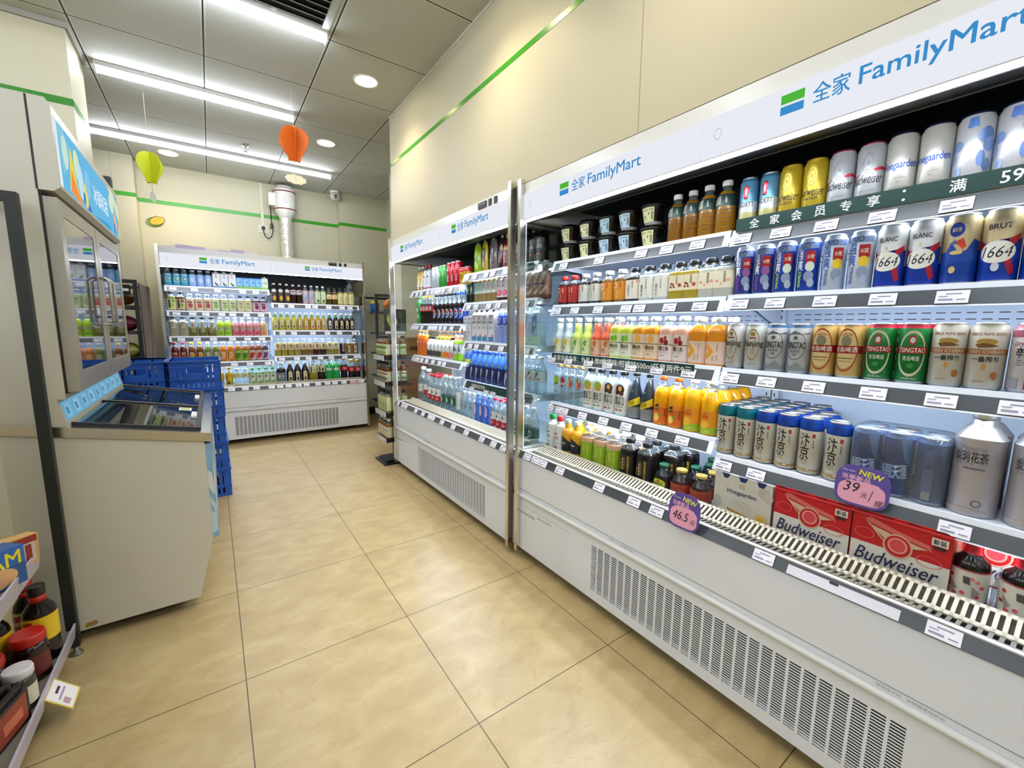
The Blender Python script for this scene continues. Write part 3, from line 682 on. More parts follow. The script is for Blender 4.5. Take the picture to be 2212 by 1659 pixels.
for i, (x, y, hx, rz) in enumerate([(-.18, 2.42, ('cdbf8a', 'a4452e', 'd8cfa0'), .1), (-.30, 2.40, ('b9a878', 'd0c6a0', '9c8c60'), 1.4), (-.2, 2.62, ('8e8a86', 'c9b27a', '77736c'), 1.5), (-.33, 2.64, ('6f4a30', 'b08a58', '5a3a24'), .3), (-.2, 2.95, ('40508a', '8f8a80', '33406c'), .2), (-.32, 3.15, ('505a86', 'a8a090', '404a70'), 1.2)]):
    bag('frozen_food_bag', hx, .115, .135, .05, ('cream bag with red band', 'beige bag', 'grey bag with tan picture', 'brown bag', 'dark blue bag', 'slate-blue bag')[i]+' of frozen food lying in the chest freezer', 'frozen food', (x, y, .44+.11), rz, 'frozen food in the chest freezer')
    link('frozen_food_box', MB().box(-.048, .048, -.058, .058, 0, .105, mat('8f9aa4', .5)).mesh('box'), None, (x, y, .442), rz, label=('plain grey frozen food box under the cream bag', 'plain grey frozen food box under the beige bag', 'plain grey frozen food box under the grey bag', 'plain grey frozen food box under the brown bag', 'plain grey frozen food box under the dark blue bag', 'plain grey frozen food box under the slate-blue bag')[i], category='box', group='boxes in the chest freezer')
k_ = 0
for z, zn in ((1.49, 'top'), (1.32, 'second'), (1.15, 'third')):
    for j in range(6):
        y = 2.33+j*.19; hx = random.choice(('cfcaa0', 'b9b48c', 'd6d2bc', '9a8a60', 'a0563a'))
        b = MB().box(-.05, .05, -.06, .06, 0, .12, mat(hx, .5)).box(.0502, .0508, -.045, .045, .03, .09, mat('e8e4d0', .5))
        link('ice_cream_box', b.mesh('box'), None, (-.535, y, z+.0005), 0, label='pale ice-cream box %s from left on %s shelf behind the freezer doors' % (('first', 'second', 'third', 'fourth', 'fifth', 'sixth')[j], zn), category='ice cream', group='ice-cream boxes in the freezer')

# ---------------------------------------------------------------- blue crates
def crate_meshes(wx, wy, h):
    BL = mat('2057b2', .4)
    b = MB(); t = .006; z0, z1 = 0, h
    b.box(-wx/2+.012, wx/2-.012, -wy/2+.012, wy/2-.012, 0, .006, BL)
    for ax in (0, 1):
        L_ = wx if ax == 0 else wy; O = wy if ax == 0 else wx
        for s in (-1, 1):
            def bx(a0, a1, zz0, zz1, out=0, th=t):
                c0, c1 = s*(O/2-.010)-s*th, s*(O/2-.010)+s*out
                lo, hi = min(c0, c1), max(c0, c1)
                if ax == 0: b.box(a0, a1, lo, hi, zz0, zz1, BL)
                else: b.box(lo, hi, a0, a1, zz0, zz1, BL)
            e = L_/2-.012
            bx(-e, e, h*.86, h, 0); bx(-e, e, h*.30, h*.42); bx(-e, e, 0, h*.10)
            bx(-L_/2, L_/2, h*.95, h, .010); bx(-e, e, h*.78, h*.81, .006); bx(-e, e, h*.36, h*.385, .006); bx(-e, e, 0, .02, .004)
            for q in (-.5, -.17, .17, .5): bx(q*L_-.004, q*L_+.004, 0, h*.95, .006) if abs(q) < .4 else None
            n = 10                                            # lower slots and upper slots between bars
            for k in range(n+1):
                a = -e+2*e*k/n; wd = e/n*.55
                bx(max(-e, a-wd), min(e, a+wd), h*.10, h*.30)
                if abs(a) > L_*.2 or ax == 1: bx(max(-e, a-wd*1.35), min(e, a+wd*1.35), h*.42, h*.86)
            bx(-L_*.2, L_*.2, h*.42, h*.58); bx(-L_*.2, L_*.2, h*.74, h*.86)
            bx(-e, -e+.022, h*.1, h*.86); bx(e-.022, e, h*.1, h*.86)
    return b.mesh('crate')
CR = crate_meshes(.305, .42, .205)
names = ('topmost', 'second', 'third', 'fourth', 'bottom')
for si, (x, side) in enumerate(((-.107, 'in the stack nearer the aisle'), (-.415, 'in the stack beside the cream column'))):
    for k in range(5):
        z = .196*(4-k)+.001
        link('plastic_crate', CR, None, (x+(.004 if k % 2 else -.002)+(.008 if k == 4 else 0), 3.815+si*.03, z), 0, label='blue slotted plastic crate, %s %s' % (names[k], side), category='crate', group='stacked blue crates')
for k in range(4):
    b = MB().lathe([(.028, 0), (.03, .004), (.03, .11), (.024, .12)], mat('b3202c', .3, .4), 16)
    link('drink_can', b.mesh('can'), None, (.005-.066*(k % 2), 3.70+.07*(k//2), .0085), 0, label='red drink can inside the bottom crate nearer the aisle', category='can', group='red cans in the bottom crate')

# ---------------------------------------------------------------- shelf units and the bottle stand
def frame_rack(label, x0, x1, y0, y1, h, shelves, name='shelf_unit', board=None, sx=.015):
    T = thing(name, label, 'shelf', (0, 0, 0)); K = mat('1c2322', .5)
    for x in (x0, x1):
        for y in (y0, y1): link('upright', MB().box(x-.014, x+.014, y-.014, y+.014, .03, h, K).lathe([(.018, 0), (.018, .006), (.006, .01), (.006, .03)], STEEL, 10, c=(x, y, 0)).mesh('post'), T)
    for y in (y0, y1): link('top_bar', MB().box(x0+.014, x1-.014, y-.014, y+.014, h-.028, h, K).mesh('bar'), T)
    for z in shelves:
        link('shelf', MB().box(x0+sx, x1-.015, y0+.015, y1-.015, z-.02, z, mat('3b3f3e', .5)).mesh('shelf'), T)
    if board: link('back_board', MB().box(*board, mat('b5a486', .6)).mesh('board'), T)
    return T
T = frame_rack('black-framed shelf unit with snacks between freezer and back wall', -.90, -.47, 4.55, 5.35, 1.58, (.35, .70, .95, 1.17, 1.38))
link('side_board', MB().box(-.455, -.447, 4.58, 5.32, .05, 1.56, mat('4a3826', .6)).mesh('board'), T)
link('header', MB().box(-.86, -.50, 4.545, 4.55, 1.46, 1.54, BLACK).box(-.60, -.56, 4.543, 4.545, 1.49, 1.52, WHITE).box(-.55, -.51, 4.543, 4.545, 1.49, 1.51, WHITE).mesh('header'), T)
for i, (z, hx, d) in enumerate(((1.381, ('8a5a24', 'b07c3c', '704820'), 'brown bread bag'), (1.171, ('6a2030', 'cfc4c0', '8a3040'), 'dark red snack bag'), (.951, ('9aa030', '8a3a20', 'c8c060'), 'green and red snack bag'))):
    for j, x in enumerate((-.57, -.75)):
        bag('snack_bag', hx, .17, .14, .13, d+' on the dark shelf unit, '+('near' if j == 0 else 'inner')+' end', 'snack', (x, 4.68, z), 0, 'snacks on the dark shelf unit')
b = MB().lathe([(.055, 0), (.06, .09), (.06, .095)], mat('a01c1c', .4), 20).lathe([(.061, .095), (.061, .105), (.03, .115)], BLACK, 20)
link('snack_tub', b.mesh('tub'), None, (-.56, 4.66, .701), label='red tub with a black lid on the dark shelf unit', category='tub')

frame_rack('black-framed shelf unit seen through the glass end of the middle cooler', 1.555, 2.03, 4.9, 5.50, 1.59, (.3, .62, .9, 1.15, 1.40), sx=.10)
for i, (x, y, z, hx, d) in enumerate(((1.755, 5.0, 1.401, ('c9823c', 'd8a070', 'a85c28'), 'orange snack bag'), (1.93, 5.0, 1.401, ('57604a', 'b06038', '3c4434'), 'dark green snack bag'), (1.755, 5.0, 1.151, ('d8a8a0', '8a6a66', 'c08a84'), 'pink snack bag'), (1.93, 5.0, 1.151, ('b9a08c', '7a6a60', 'a08c78'), 'tan snack bag'), (1.755, 5.0, .901, ('c8c04a', '5a5020', 'a8a040'), 'yellow snack bag'), (1.93, 5.0, .901, ('c8b04a', '6a4020', 'a88040'), 'mustard snack bag'))):
    bag('snack_bag', hx, .15, .16, .15, d+' on the black-framed unit behind the middle cooler', 'snack', (x, y, z), 0, 'snacks on the black-framed shelf unit')
b = MB().lathe([(.048, 0), (.055, .10)], mat('1f5fae', .4), 20).lathe([(.057, .10), (.057, .13), (.05, .135)], mat('d2cc3c', .4), 20)
link('snack_tub', b.mesh('tub'), None, (1.62, 4.82, 1.42), label='blue tub with a yellow lid on top tier of black-framed unit', category='tub')
bpy.data.objects['snack_tub.001'].location = (1.70, 5.42, 1.402)
b = MB().box(-.16, .16, -.09, .09, 0, .62, mat('9a7448', .7)).box(-.155, .155, -.085, .085, .62, .66, mat('8a653c', .7)); b.box(-.05, .05, -.0915, -.09, .53, .57, mat('3a2c1c')).box(-.06, .02, -.0915, -.09, .1, .2, mat('b0603a', .7)).box(-.16, .16, -.0915, -.09, .36, .38, mat('a85a40', .7))
link('cardboard_box', b.mesh('box'), None, (1.75, 4.38, .45), label='tall brown cardboard box with a hand hole beside the pale column', category='box')
link('cardboard_box', MB().box(-.17, .17, -.10, .10, 0, .449, mat('8f6c44', .7)).mesh('box'), None, (1.75, 4.38, 0), label='plain brown cardboard box under the tall one with the hand hole', category='box')

def stand():
    T = thing('display_stand', 'black pole display stand with four tiers of bottles beside the middle cooler', 'display stand', (1.33, 3.76, 0))
    b = MB().prism([(-.15, -.135), (.17, -.135), (.17, .135), (-.15, .135)], 0, .012, BLACK, 'z').box(-.12, .14, -.10, .10, .012, .035, BLACK); link('base', b.mesh('base'), T)
    link('pole', MB().box(-.02, .02, -.02, .02, .035, 1.16, BLACK).mesh('pole'), T)
    for z in (.225, .465, .73, .96):
        s = link('tray', MB().box(-.125, .125, -.135, .135, z-.018, z, BLACK).box(-.13, .13, -.14, -.136, z+.02, z+.026, BLACK).box(-.132, -.128, -.14, .14, z+.02, z+.026, BLACK).mesh('tray'), T)
        b = MB().box(-.138, -.130, -.14, .12, z-.022, z+.022, mat('b9b9b4', .3)).box(-.1395, -.138, -.12, .0, z-.012, z+.014, mat('d2d0cc', .4)); link('price_holder', b.mesh('holder'), s)
    p = link('poster', MB().box(-.07, .13, -.004, .004, 1.16, 1.385, BLACK).mesh('poster'), T)
    b = MB(); art(b, [('r', -.065, .125, 1.165, 1.38, '23261c'), ('p', [(-.03, 1.24), (-.05, 1.30), (-.03, 1.35), (-.02, 1.29)], 'a8a02c'), ('p', [(-.02, 1.37), (.02, 1.35), (.05, 1.27), (.03, 1.23), (.01, 1.30)], 'd8b07c'), ('e', .0, 1.25, .03, .025, '8a8020'), ('p', [(.07, 1.37), (.12, 1.37), (.12, 1.2), (.08, 1.2)], '3c4a2a'), ('r', -.065, .125, 1.165, 1.19, 'd8d4c4')], plane_fn((0, -.004, 0), (1, 0, 0), (0, 0, 1), (0, -1, 0)))
    link('poster_print', b.mesh('print'), p)
stand()

# ---------------------------------------------------------------- grocery shelf at the left edge
def gondola():
    K = mat('191e1c', .5)
    T = thing('grocery_shelf', 'black-framed grocery shelf with sauces at the left edge, nearest the camera', 'shelf', (0, 0, 0))
    for y in (2.135, .6):
        link('upright', MB().box(-.519, -.488, y-.015, y+.015, .035, 1.665, K).lathe([(.02, 0), (.02, .005), (.008, .02), (.008, .035)], STEEL, 12, c=(-.503, y, 0)).mesh('upright'), T)
        link('top_bar', MB().box(-1.0, -.519, y-.015, y+.015, 1.635, 1.665, K).mesh('bar'), T)
    for z in (.11, .515):
        s = link('shelf', MB().box(-.98, -.505, .62, 2.115 if z < .3 else 1.87, z-.02, z, mat('77746c', .5)).mesh('shelf'), T)
        b = MB().prism([(-.505, z-.035), (-.497, z-.035), (-.490, z+.022), (-.496, z+.022)], .62, 2.14 if z < .3 else 1.88, mat('b4b0be', .25), 'y')
        link('price_rail', b.mesh('rail'), s)
    link('kick_plate', MB().box(-.53, -.52, .62, 2.11, .03, .09, mat('6a6658', .5)).mesh('kick'), T)
    link('back_board', MB().box(-1.0, -.985, .62, 2.15, .05, 1.6, mat('c9b79a', .6)).mesh('board'), T)
gondola()
def sauce(x, y, z, label, cap='15110f', lab='e0c020', R=.036, H=.235, lz=(.30, .62), neck='b02820', acc='a82c20'):
    b = MB().lathe([(R*.95, 0), (R, .006), (R, H*.62), (R*.9, H*.69), (R*.46, H*.80), (R*.40, H*.88)], mat('120c0a', .12), 24)
    o = link('sauce_bottle', b.mesh('sauce'), None, (x, y, z), -.9, label=label, category='sauce bottle', group='sauce bottles on the grocery shelf')
    link('cap', MB().lathe([(R*.50, H*.88), (R*.52, H*.885), (R*.52, H*.99), (R*.46, H)], mat(cap, .4), 20).mesh('cap'), o)
    link('neck_band', MB().lathe([(R*.5, H*.79), (R*.49, H*.87)], mat(neck, .4), 20).mesh('band'), o)
    b = MB().lathe([(R+.0005, H*lz[0]), (R+.0005, H*lz[1])], mat(lab, .45), 24, caps=False)
    fn = lambda s, t, k: ((R+.0007+k)*math.sin(s/R), -(R+.0007+k)*math.cos(s/R), t)
    art(b, [('r', -.02, .02, H*(lz[0]+.06), H*(lz[0]+.14), acc), ('p', [(.004, H*(lz[1]-.14)), (.03, H*(lz[1]-.10)), (.028, H*(lz[1]-.03)), (.002, H*(lz[1]-.05))], acc), ('e', -.015, H*(lz[0]+.2), .01, .008, acc)], fn, 1, 1, .006)
    link('label', b.mesh('label'), o)
def jar(x, y, z, R, H, lid, body, label, lab='8a2018', name='sauce_jar', cat='sauce jar'):
    b = MB().lathe([(R*.92, 0), (R, .006), (R, H*.68), (R*.9, H*.8)], mat(body, .12), 24)
    o = link(name, b.mesh('jar'), None, (x, y, z), -.7, label=label, category=cat)
    link('lid', MB().lathe([(R*.94, H*.80), (R*.97, H*.82), (R*.97, H*.95), (R*.90, H)], mat(lid, .3), 24).mesh('lid'), o)
    b = MB().lathe([(R+.0005, H*.15), (R+.0005, H*.58)], mat(lab, .45), 24, caps=False); link('label', b.mesh('label'), o)
Z = .111
sauce(-.54, 1.985, Z, 'black sauce bottle with black cap and bright yellow label, nearest the shelf post', R=.042, H=.265)
sauce(-.585, 2.06, Z, 'dark sauce bottle with red cap behind the yellow-labelled one', cap='b02020', lab='d8c8a0', H=.255)
sauce(-.63, 1.92, Z, 'black sauce bottle with yellow label partly under the upper shelf', R=.042, H=.265)
jar(-.548, 1.888, Z, .044, .155, 'b01c18', '1a0806', 'dark chilli jar with a red lid, right-hand one', '5a1410')
jar(-.612, 1.79, Z, .044, .155, 'a81c18', '1a0806', 'dark chilli jar with a red lid at the picture edge', '5a1410')
jar(-.535, 1.745, Z, .034, .13, 'd8d4da', '3a3a34', 'small jar with a white lid and pale label', 'd0ccb8')
b = MB().box(-.055, .055, -.07, .07, 0, .10, mat('100c0e', .35)).box(-.05, .05, -.0706, -.07, .02, .06, mat('9a4a48', .5)).box(.055, .0556, -.06, .06, .01, .09, mat('8a3a28', .5)).box(.0556, .056, -.03, .04, .03, .06, mat('c0684c', .5))
for k in range(5): b.box(-.045+k*.02, -.032+k*.02, -.06, .06, .10, .115+.012*(k % 2), mat('0c0a0c', .3))
link('seasoning_box', b.mesh('box'), None, (-.575, 1.635, Z), -.25, label='open black display box of seasoning packets on the low shelf', category='box')
b = MB().lathe([(.05, 0), (.052, .01), (.052, .13), (.04, .15)], mat('d9d8d6', .35), 24).lathe([(.0525, .07), (.0525, .125)], mat('1c50b0', .4), 24, caps=False)
b.v = [(v[0], v[2], v[1]+.052) for v in b.v]
link('salt_tub', b.mesh('tub'), None, (-.575, 1.46, Z), .5, label='white tub with a blue band lying on the low shelf', category='tub')
bag('snack_bag', ('b04a40', 'c87c70', '8a3028'), .1, .14, .04, 'small pink-red packet at the front of the low shelf', 'packet', (-.56, 1.33, Z), .4)
Z2 = .516
b = MB().prism([(-.07, 0), (.07, 0), (.07, .11), (-.07, .11)], -.03, .03, mat('24508e', .4), 'y')
art(b, [('r', -.07, .07, .06, .11, '2a64b4'), ('e', .0, .035, .05, .028, 'd8a878'), ('t', 'SPAM', 0, .08, .12, .04, 'e8d820', {'b': .03}), ('e', -.03, .03, .03, .02, '3c6ab8')], plane_fn((0, -.03, 0), (1, 0, 0), (0, 0, 1), (0, -1, 0)))
link('meat_packet', b.mesh('packet'), None, (-.545, 1.68, Z2), .9, label='blue packet with yellow lettering on the upper grocery shelf', category='packet')
b = MB().prism([(-.07, 0), (.07, 0), (.075, .09), (-.06, .10)], -.02, .02, mat('c8a060', .4), 'y')
art(b, [('r', -.07, .07, .07, .09, '8a2418'), ('r', .03, .065, .01, .07, 'c8b8b0'), ('r', .04, .055, .015, .065, '8a3028'), ('e', -.02, .04, .035, .025, 'd8b060')], plane_fn((0, -.02, 0), (1, 0, 0), (0, 0, 1), (0, -1, 0)))
link('snack_packet', b.mesh('packet'), None, (-.545, 1.80, Z2), .8, label='tan and maroon packet at the end of the upper grocery shelf', category='packet')
b = MB().box(-.05, .05, -.001, .001, -.045, .045, mat('c8b43c', .5))
art(b, [('r', -.045, .045, -.04, .036, 'e4e0e0'), ('r', -.01, .025, .012, .02, '40284a'), ('r', -.035, -.01, -.03, -.01, 'b09098'), ('r', -.03, .03, -.002, .004, '9a90b0')], plane_fn((0, -.001, 0), (1, 0, 0), (0, 0, 1), (0, -1, 0)))
o = link('price_card', b.mesh('card'), None, (-.468, 1.80, .078), math.pi/2, label='white and yellow price card sticking out from the low grocery shelf', category='price card'); o.rotation_euler = (-.75, 0, math.pi/2)
# ---------------------------------------------------------------- bottled and canned drinks
PROF = {
 'pet': [(.88, 0), (1, .03), (1, .60), (.96, .66), (.72, .78), (.44, .86), (.40, .90)],
 'sq': [(.93, 0), (1, .02), (1, .68), (.95, .74), (.55, .83), (.5, .88)],
 'shl': [(.92, 0), (1, .03), (1, .66), (.93, .73), (.58, .81), (.52, .86)],
 'long': [(.9, 0), (1, .02), (1, .46), (.94, .53), (.66, .60), (.60, .70), (.54, .89)],
 'tonic': [(.9, 0), (1, .03), (1, .40), (.86, .54), (.52, .72), (.40, .88)],
 'cola': [(.85, 0), (.97, .04), (.93, .16), (.84, .30), (1, .44), (1, .60), (.86, .74), (.52, .86), (.40, .90)],
 'jar': [(.85, 0), (1, .05), (1, .48), (.92, .60), (.52, .78), (.46, .86)],
 'milk': [(.86, 0), (1, .03), (1, .52), (.84, .66), (.84, .72), (.60, .82), (.56, .86)],
 'wide': [(.9, 0), (1, .02), (1, .70), (.9, .77), (.52, .84), (.48, .87)],
 'wine': [(.94, 0), (1, .02), (1, .56), (.92, .64), (.55, .72), (.40, .78), (.36, .92)],
 'tea': [(.9, 0), (1, .02), (1, .55), (.92, .64), (.60, .78), (.42, .86), (.40, .89)],
}
KIND = {}
def K(key, name, cat, desc, shape, R, H, body, **kw): KIND[key] = dict(name=name, cat=cat, desc=desc, shape=shape, R=R, H=H, body=body, **kw)
def rad(prof, t):
    for (r0, z0), (r1, z1) in zip(prof, prof[1:]):
        if z0 <= t <= z1: return r0+(r1-r0)*(t-z0)/max(1e-6, z1-z0)
    return prof[-1][0] if t > prof[-1][1] else prof[0][0]
_built = {}
def build(key):
    if key in _built: return _built[key]
    k = KIND[key]; R, H, sh = k['R'], k['H'], k['shape']; kids = []
    b = MB(); A = k.get('art', [])
    if sh == 'can':
        mk = lambda h: can(h)
        prof = [(.84, 0), (.88, .004), (1, .045)]
        bands = k.get('bands') or [(.92, k['body'])]
        for tb, hx in bands: prof.append((1, tb, can(hx)))
        prof[-1] = (1, .915, can(bands[-1][1]))
        top = can(k.get('top', bands[-1][1]))
        pr = [(p[0]*R, p[1]*H)+tuple(p[2:]) for p in prof]
        pr += [(R*.84, H*.972, top), (R*.85, H*.976, top)]
        b.lathe(pr, ALU, 28)
        fn = lambda s, t, o: ((R+o)*math.sin(s/R), -(R+o)*math.cos(s/R), t)
        art(b, A, fn, R, H, R*.22, None, mk)
        ld = MB().lathe([(R*.85, H*.972), (R*.86, H*.99), (R*.84, H), (R*.79, H), (R*.77, H*.978), (0.002, H*.978)], mat(k['rim'], .3, .5) if 'rim' in k else ALU, 28, caps=False)
        ld.box(-.006, .006, -.016, .004, H*.979, H*.985, ALU); kids.append(('lid', ld.mesh('can_lid')))
    elif sh == 'cup':
        m = mat(k['body'], .15)
        b.lathe([(R*.64, 0), (R*.66, .002), (R*.68, H*.16, mat('b4b8b8', .25, .3)), (R*.70, H*.17), (R*.90, H*.78), (R*.92, H*.82)], m, 28)
        kids.append(('lid', MB().lathe([(R*.96, H*.80), (R*1.04, H*.81), (R*1.04, H*.88), (R*.95, H*.90), (R*.92, H*.985), (R*.86, H*.985), (R*.84, H*.94)], mat('17150f', .2), 28).mesh('cup_lid')))
        lb = MB(); fn = lambda s, t, o: ((R*(.645+.255*t/(H*.78))+o+.0012)*math.sin(s/R), -(R*(.645+.255*t/(H*.78))+o+.0012)*math.cos(s/R), t)
        art(lb, A, fn, R, H, R*.22, H*.1); kids.append(('label', lb.mesh('cup_label')))
    elif sh in ('brick', 'brickcap', 'crate'):
        W, D = R*2, k.get('D', R*2)
        b.box(-W/2, W/2, -D/2, D/2, 0, H*(k.get('bt', 1)), mat(k['body'], .35))
        if k.get('gable'):
            z0 = H*k['bt']; b.prism([(-D/2, z0), (D/2, z0), (D*.1, H*.93), (-D*.1, H*.93)], -W/2, W/2, mat(k['gable'], .35), 'x')
        art(b, A, plane_fn((0, -D/2, 0), (1, 0, 0), (0, 0, 1), (0, -1, 0)), W/2, H)
        if k.get('side'): art(b, k['side'], plane_fn((W/2, 0, 0), (0, 1, 0), (0, 0, 1), (1, 0, 0)), D/2, H)
        if k.get('cap'):
            cr, ch, hx = k['cap']; kids.append(('cap', MB().lathe([(R*cr, H*(1-ch)), (R*cr, H*.99), (R*cr*.9, H)], mat(hx, .4), 18, c=(0, k.get('cy', 0), 0)).mesh('carton_cap')))
    elif sh == 'pouch':
        n, m_ = 10, 10; V = []
        for i in range(m_+1):
            t = i/m_; th = R*.55*math.sin(math.pi*min(1, .15+.85*(1-t)))**.8*(1-t*.75)
            wd = R*(1-.10*math.sin(math.pi*t))*(1 if t < .8 else 1-.35*(t-.8)/.2)
            for j in range(n): a = 2*math.pi*j/n; V.append((wd*math.sin(a), -max(th, .002)*math.cos(a), t*H*.94))
        F_ = [(i*n+j, i*n+(j+1) % n, (i+1)*n+(j+1) % n, (i+1)*n+j) for i in range(m_) for j in range(n)]
        b.add(V, F_, mat(k['body'], .25), True)
        def fn(s, t, o):
            q = min(1, max(0, t/(H*.94))); th = R*.55*math.sin(math.pi*min(1, .15+.85*(1-q)))**.8*(1-q*.75)
            return (s, -max(th, .002)*math.sqrt(max(0, 1-(s/R)**2))-.002-o, t)
        art(b, A, fn, R, H, R*.25, H*.1)
        kids.append(('spout_cap', MB().lathe([(.008, H*.92), (.009, H*.93), (.009, H)], mat(k.get('capc', 'e8e8e8')), 12).mesh('spout')))
    elif sh == 'tin':
        m = mat(k['body'], .32, .35)
        b.lathe([(R*.98, 0), (R, .004), (R, H*.74), (R*1.02, H*.745, ALU), (R*1.02, H*.752, ALU), (R*.99, H*.757, ALU), (R*.62, H*.845, ALU), (R*.42, H*.87, ALU), (R*.42, H*.93, ALU)], m, 32)
        art(b, A, lambda s, t, o: ((R+o)*math.sin(s/R), -(R+o)*math.cos(s/R), t), R, H, R*.2)
        kids.append(('cap', MB().lathe([(R*.40, H*.93), (R*.46, H*.932), (R*.47, H*.99), (R*.42, H)], ALU, 24).mesh('tin_cap')))
    else:
        prof = PROF[sh]; ex = k.get('ex', 2); fill = k.get('fill', .74); n = 24 if ex == 2 else 32
        m = BLUECLR if k['body'] == 'blue' else CLEAR if k['body'] == 'clear' else liq(k['body'])
        up = m if (k['body'] in ('clear', 'blue') or k.get('solid')) else CLEAR
        pr = []; done = False
        for (r, z) in prof:
            if not done and z > fill:
                pr.append((rad(prof, fill)*R, fill*H, m)); pr.append((rad(prof, fill)*R*.98, fill*H, up)); done = True
            pr.append((r*R, z*H, m if z <= fill else up))
        b.lathe(pr, m, n, ex)
        cr, ch, hx = k.get('cap', (.46, .10, 'e6e6e2'))
        kids.append(('cap', MB().lathe([(R*cr*.96, H*(1-ch)), (R*cr, H*(1-ch)+.002), (R*cr, H-.002), (R*cr*.92, H)], mat(hx, .35), 20).mesh('bottle_cap')))
        if k.get('handle'):
            hb = MB(); hb.tube([(math.cos(q*math.pi/7)*R*.42, -.004, H*.93+math.sin(q*math.pi/7)*R*.5) for q in range(8)], .004, mat(k['handle'], .4), 6); kids.append(('carry_loop', hb.mesh('loop')))
        def pt(s, t, o):
            q = rad(prof, t/H)*R+o; a = s/R; ca, sa = math.sin(a), -math.cos(a)
            if ex != 2: q *= (abs(ca)**ex+abs(sa)**ex)**(-1/ex)
            return (q*ca, q*sa, t)
        if k.get('lab'):
            t0, t1, hx = k['lab']; lb = MB()
            zs = sorted({t0, t1} | {z for _, z in prof if t0 < z < t1})
            lb.lathe([((rad(prof, z)*R+.0006), z*H) for z in zs], mat(hx, .4), n, ex, caps=False)
            art(lb, A, lambda s, t, o: pt(s, t, o+.0006), R, H, R*.22, H*.06)
            kids.append(('label', lb.mesh('bottle_label')))
        elif A:
            lb = MB(); art(lb, A, lambda s, t, o: pt(s, t, o+.0003), R, H, R*.22, H*.06); kids.append(('label', lb.mesh('bottle_print')))
    _built[key] = (b.mesh(k['name']), kids)
    return _built[key]
ORD = ('first', 'second', 'third', 'fourth', 'fifth', 'sixth', 'seventh', 'eighth')
NUM = ('', 'one', 'two', 'three', 'four', 'five', 'six', 'seven', 'eight')
def one(key, loc, rz, label, group=None):
    me, kids = build(key); k = KIND[key]
    o = link(k['name'], me, None, loc, rz, label=label, category=k['cat'], group=group)
    for nm, cm in kids: link(nm, cm, o)
    return o
def words_in(t): return len([w_ for w_ in t.replace('/', ' ').split() if w_])
LABELS = {}
def put(F, z, key, xs, where, d=None, lip=.20, jit=True):
    (ox, oy, _), rz = F; k = KIND[key]; n = len(xs)
    dd = d if d is not None else lip+.02+k.get('D', k['R']*2)/2
    frm = 'freezer side' if rz == 0 else 'far end'
    for i, x in enumerate(xs):
        loc = (x, oy+dd, z) if rz == 0 else (ox+dd, x, z)
        a = ', %s of %s from %s' % (ORD[i], NUM[n], frm) if n > 1 else ''
        lb = k['desc']+a+', '+where
        if n > 1 and words_in(lb) > 16:
            b_ = ', %s from %s' % (ORD[i], frm)+', '+where
            lb = k['desc']+b_
            if words_in(lb) > 16: lb = k['desc'].rsplit(',', 1)[0]+b_
        one(key, loc, rz+(random.uniform(-.12, .12) if jit and k['shape'] not in ('brick', 'brickcap', 'crate') else 0), lb, (k['desc']+', '+where) if n > 1 else None)
T_ = lambda body, s, t, w_, h_, hx, **o: ('t', body, s, t, w_, h_, hx, o)

# ---- near cooler, top shelf
def cupk(key, hexl, txt, zh, dark, desc): K(key, 'dessert_cup', 'cup', desc, 'cup', .052, .093, dark, art=[('r', -.78, .68, .14, .76, hexl), T_(txt, -.05, .66, 1.2, .10, '2a2a22', b=.01), T_(zh, -.30, .36, .34, .13, '1c1c18', b=.02), ('r', .10, .22, .44, .54, '55554a'), ('r', .40, .46, .24, .56, '2c2c26'), ('r', .52, .58, .24, .56, '2c2c26'), ('r', -.5, -.1, .22, .24, '8a8a70')])
cupk('cupA', 'e4e4b4', 'KERGENG', '人参', '1a1208', 'dark dessert cup with cream label')
cupk('cupL', 'b4d2e0', 'YA TI SHUI', '鸭水', '1c170c', 'dark dessert cup with pale-blue label')
cupk('cupB', 'e0e0a6', 'CHUA YIN', '花饮', '120f0a', 'black dessert cup with yellow-green label')
K('hpp', 'tea_bottle', 'bottle', 'ribbed amber tea bottle, white cap', 'pet', .033, .187, '8a5a10', cap=(.52, .10, 'e8e8e6'), fill=.80, lab=(.52, .74, '23423a'), art=[T_('茉莉\n香龙', -.42, .63, .75, .17, 'e8ece0', b=.03, ld=.85), T_('HPP', .46, .63, .62, .04, 'e8ece0', b=.02, rot=-1.57)]+[('r', -1.5, 1.5, .10+.07*i, .115+.07*i, '5c3a08') for i in range(6)])
K('hpp2', 'tea_bottle', 'bottle', 'ribbed golden tea bottle, white cap', 'pet', .034, .19, '9a6a14', cap=(.52, .10, 'e8e8e6'), fill=.80, lab=(.52, .74, '1e3c38'), art=[T_('茶鸽\n烟调', -.42, .63, .75, .17, 'e8ece0', b=.03, ld=.85), T_('HPP', .46, .63, .62, .04, 'e8ece0', b=.02, rot=-1.57)]+[('r', -1.5, 1.5, .10+.07*i, .115+.07*i, '6a480c') for i in range(6)])
def cans(key, desc, R, H, body, **kw): K(key, 'drink_can', 'can', desc, 'can', R, H, body, **kw)
star = [(math.cos(i*math.pi/9+.2)*(.42 if i % 2 else .24), .72+math.sin(i*math.pi/9+.2)*(.135 if i % 2 else .075)) for i in range(18)]
cans('ved', 'slim blue-topped can with red starburst', .029, .178, '4f8fb8', bands=[(.36, 'c9c28a'), (.55, 'c6d0d6'), (.92, '5f9cc0')], top='3f78a0', art=[('p', star, 'c83040'), ('e', 0, .72, .10, .07, 'd8dcd8'), T_('VEDETT', 0, .50, 1.7, .085, '15181c', b=.03), ('r', -.6, .6, .2, .22, 'a8a070')])
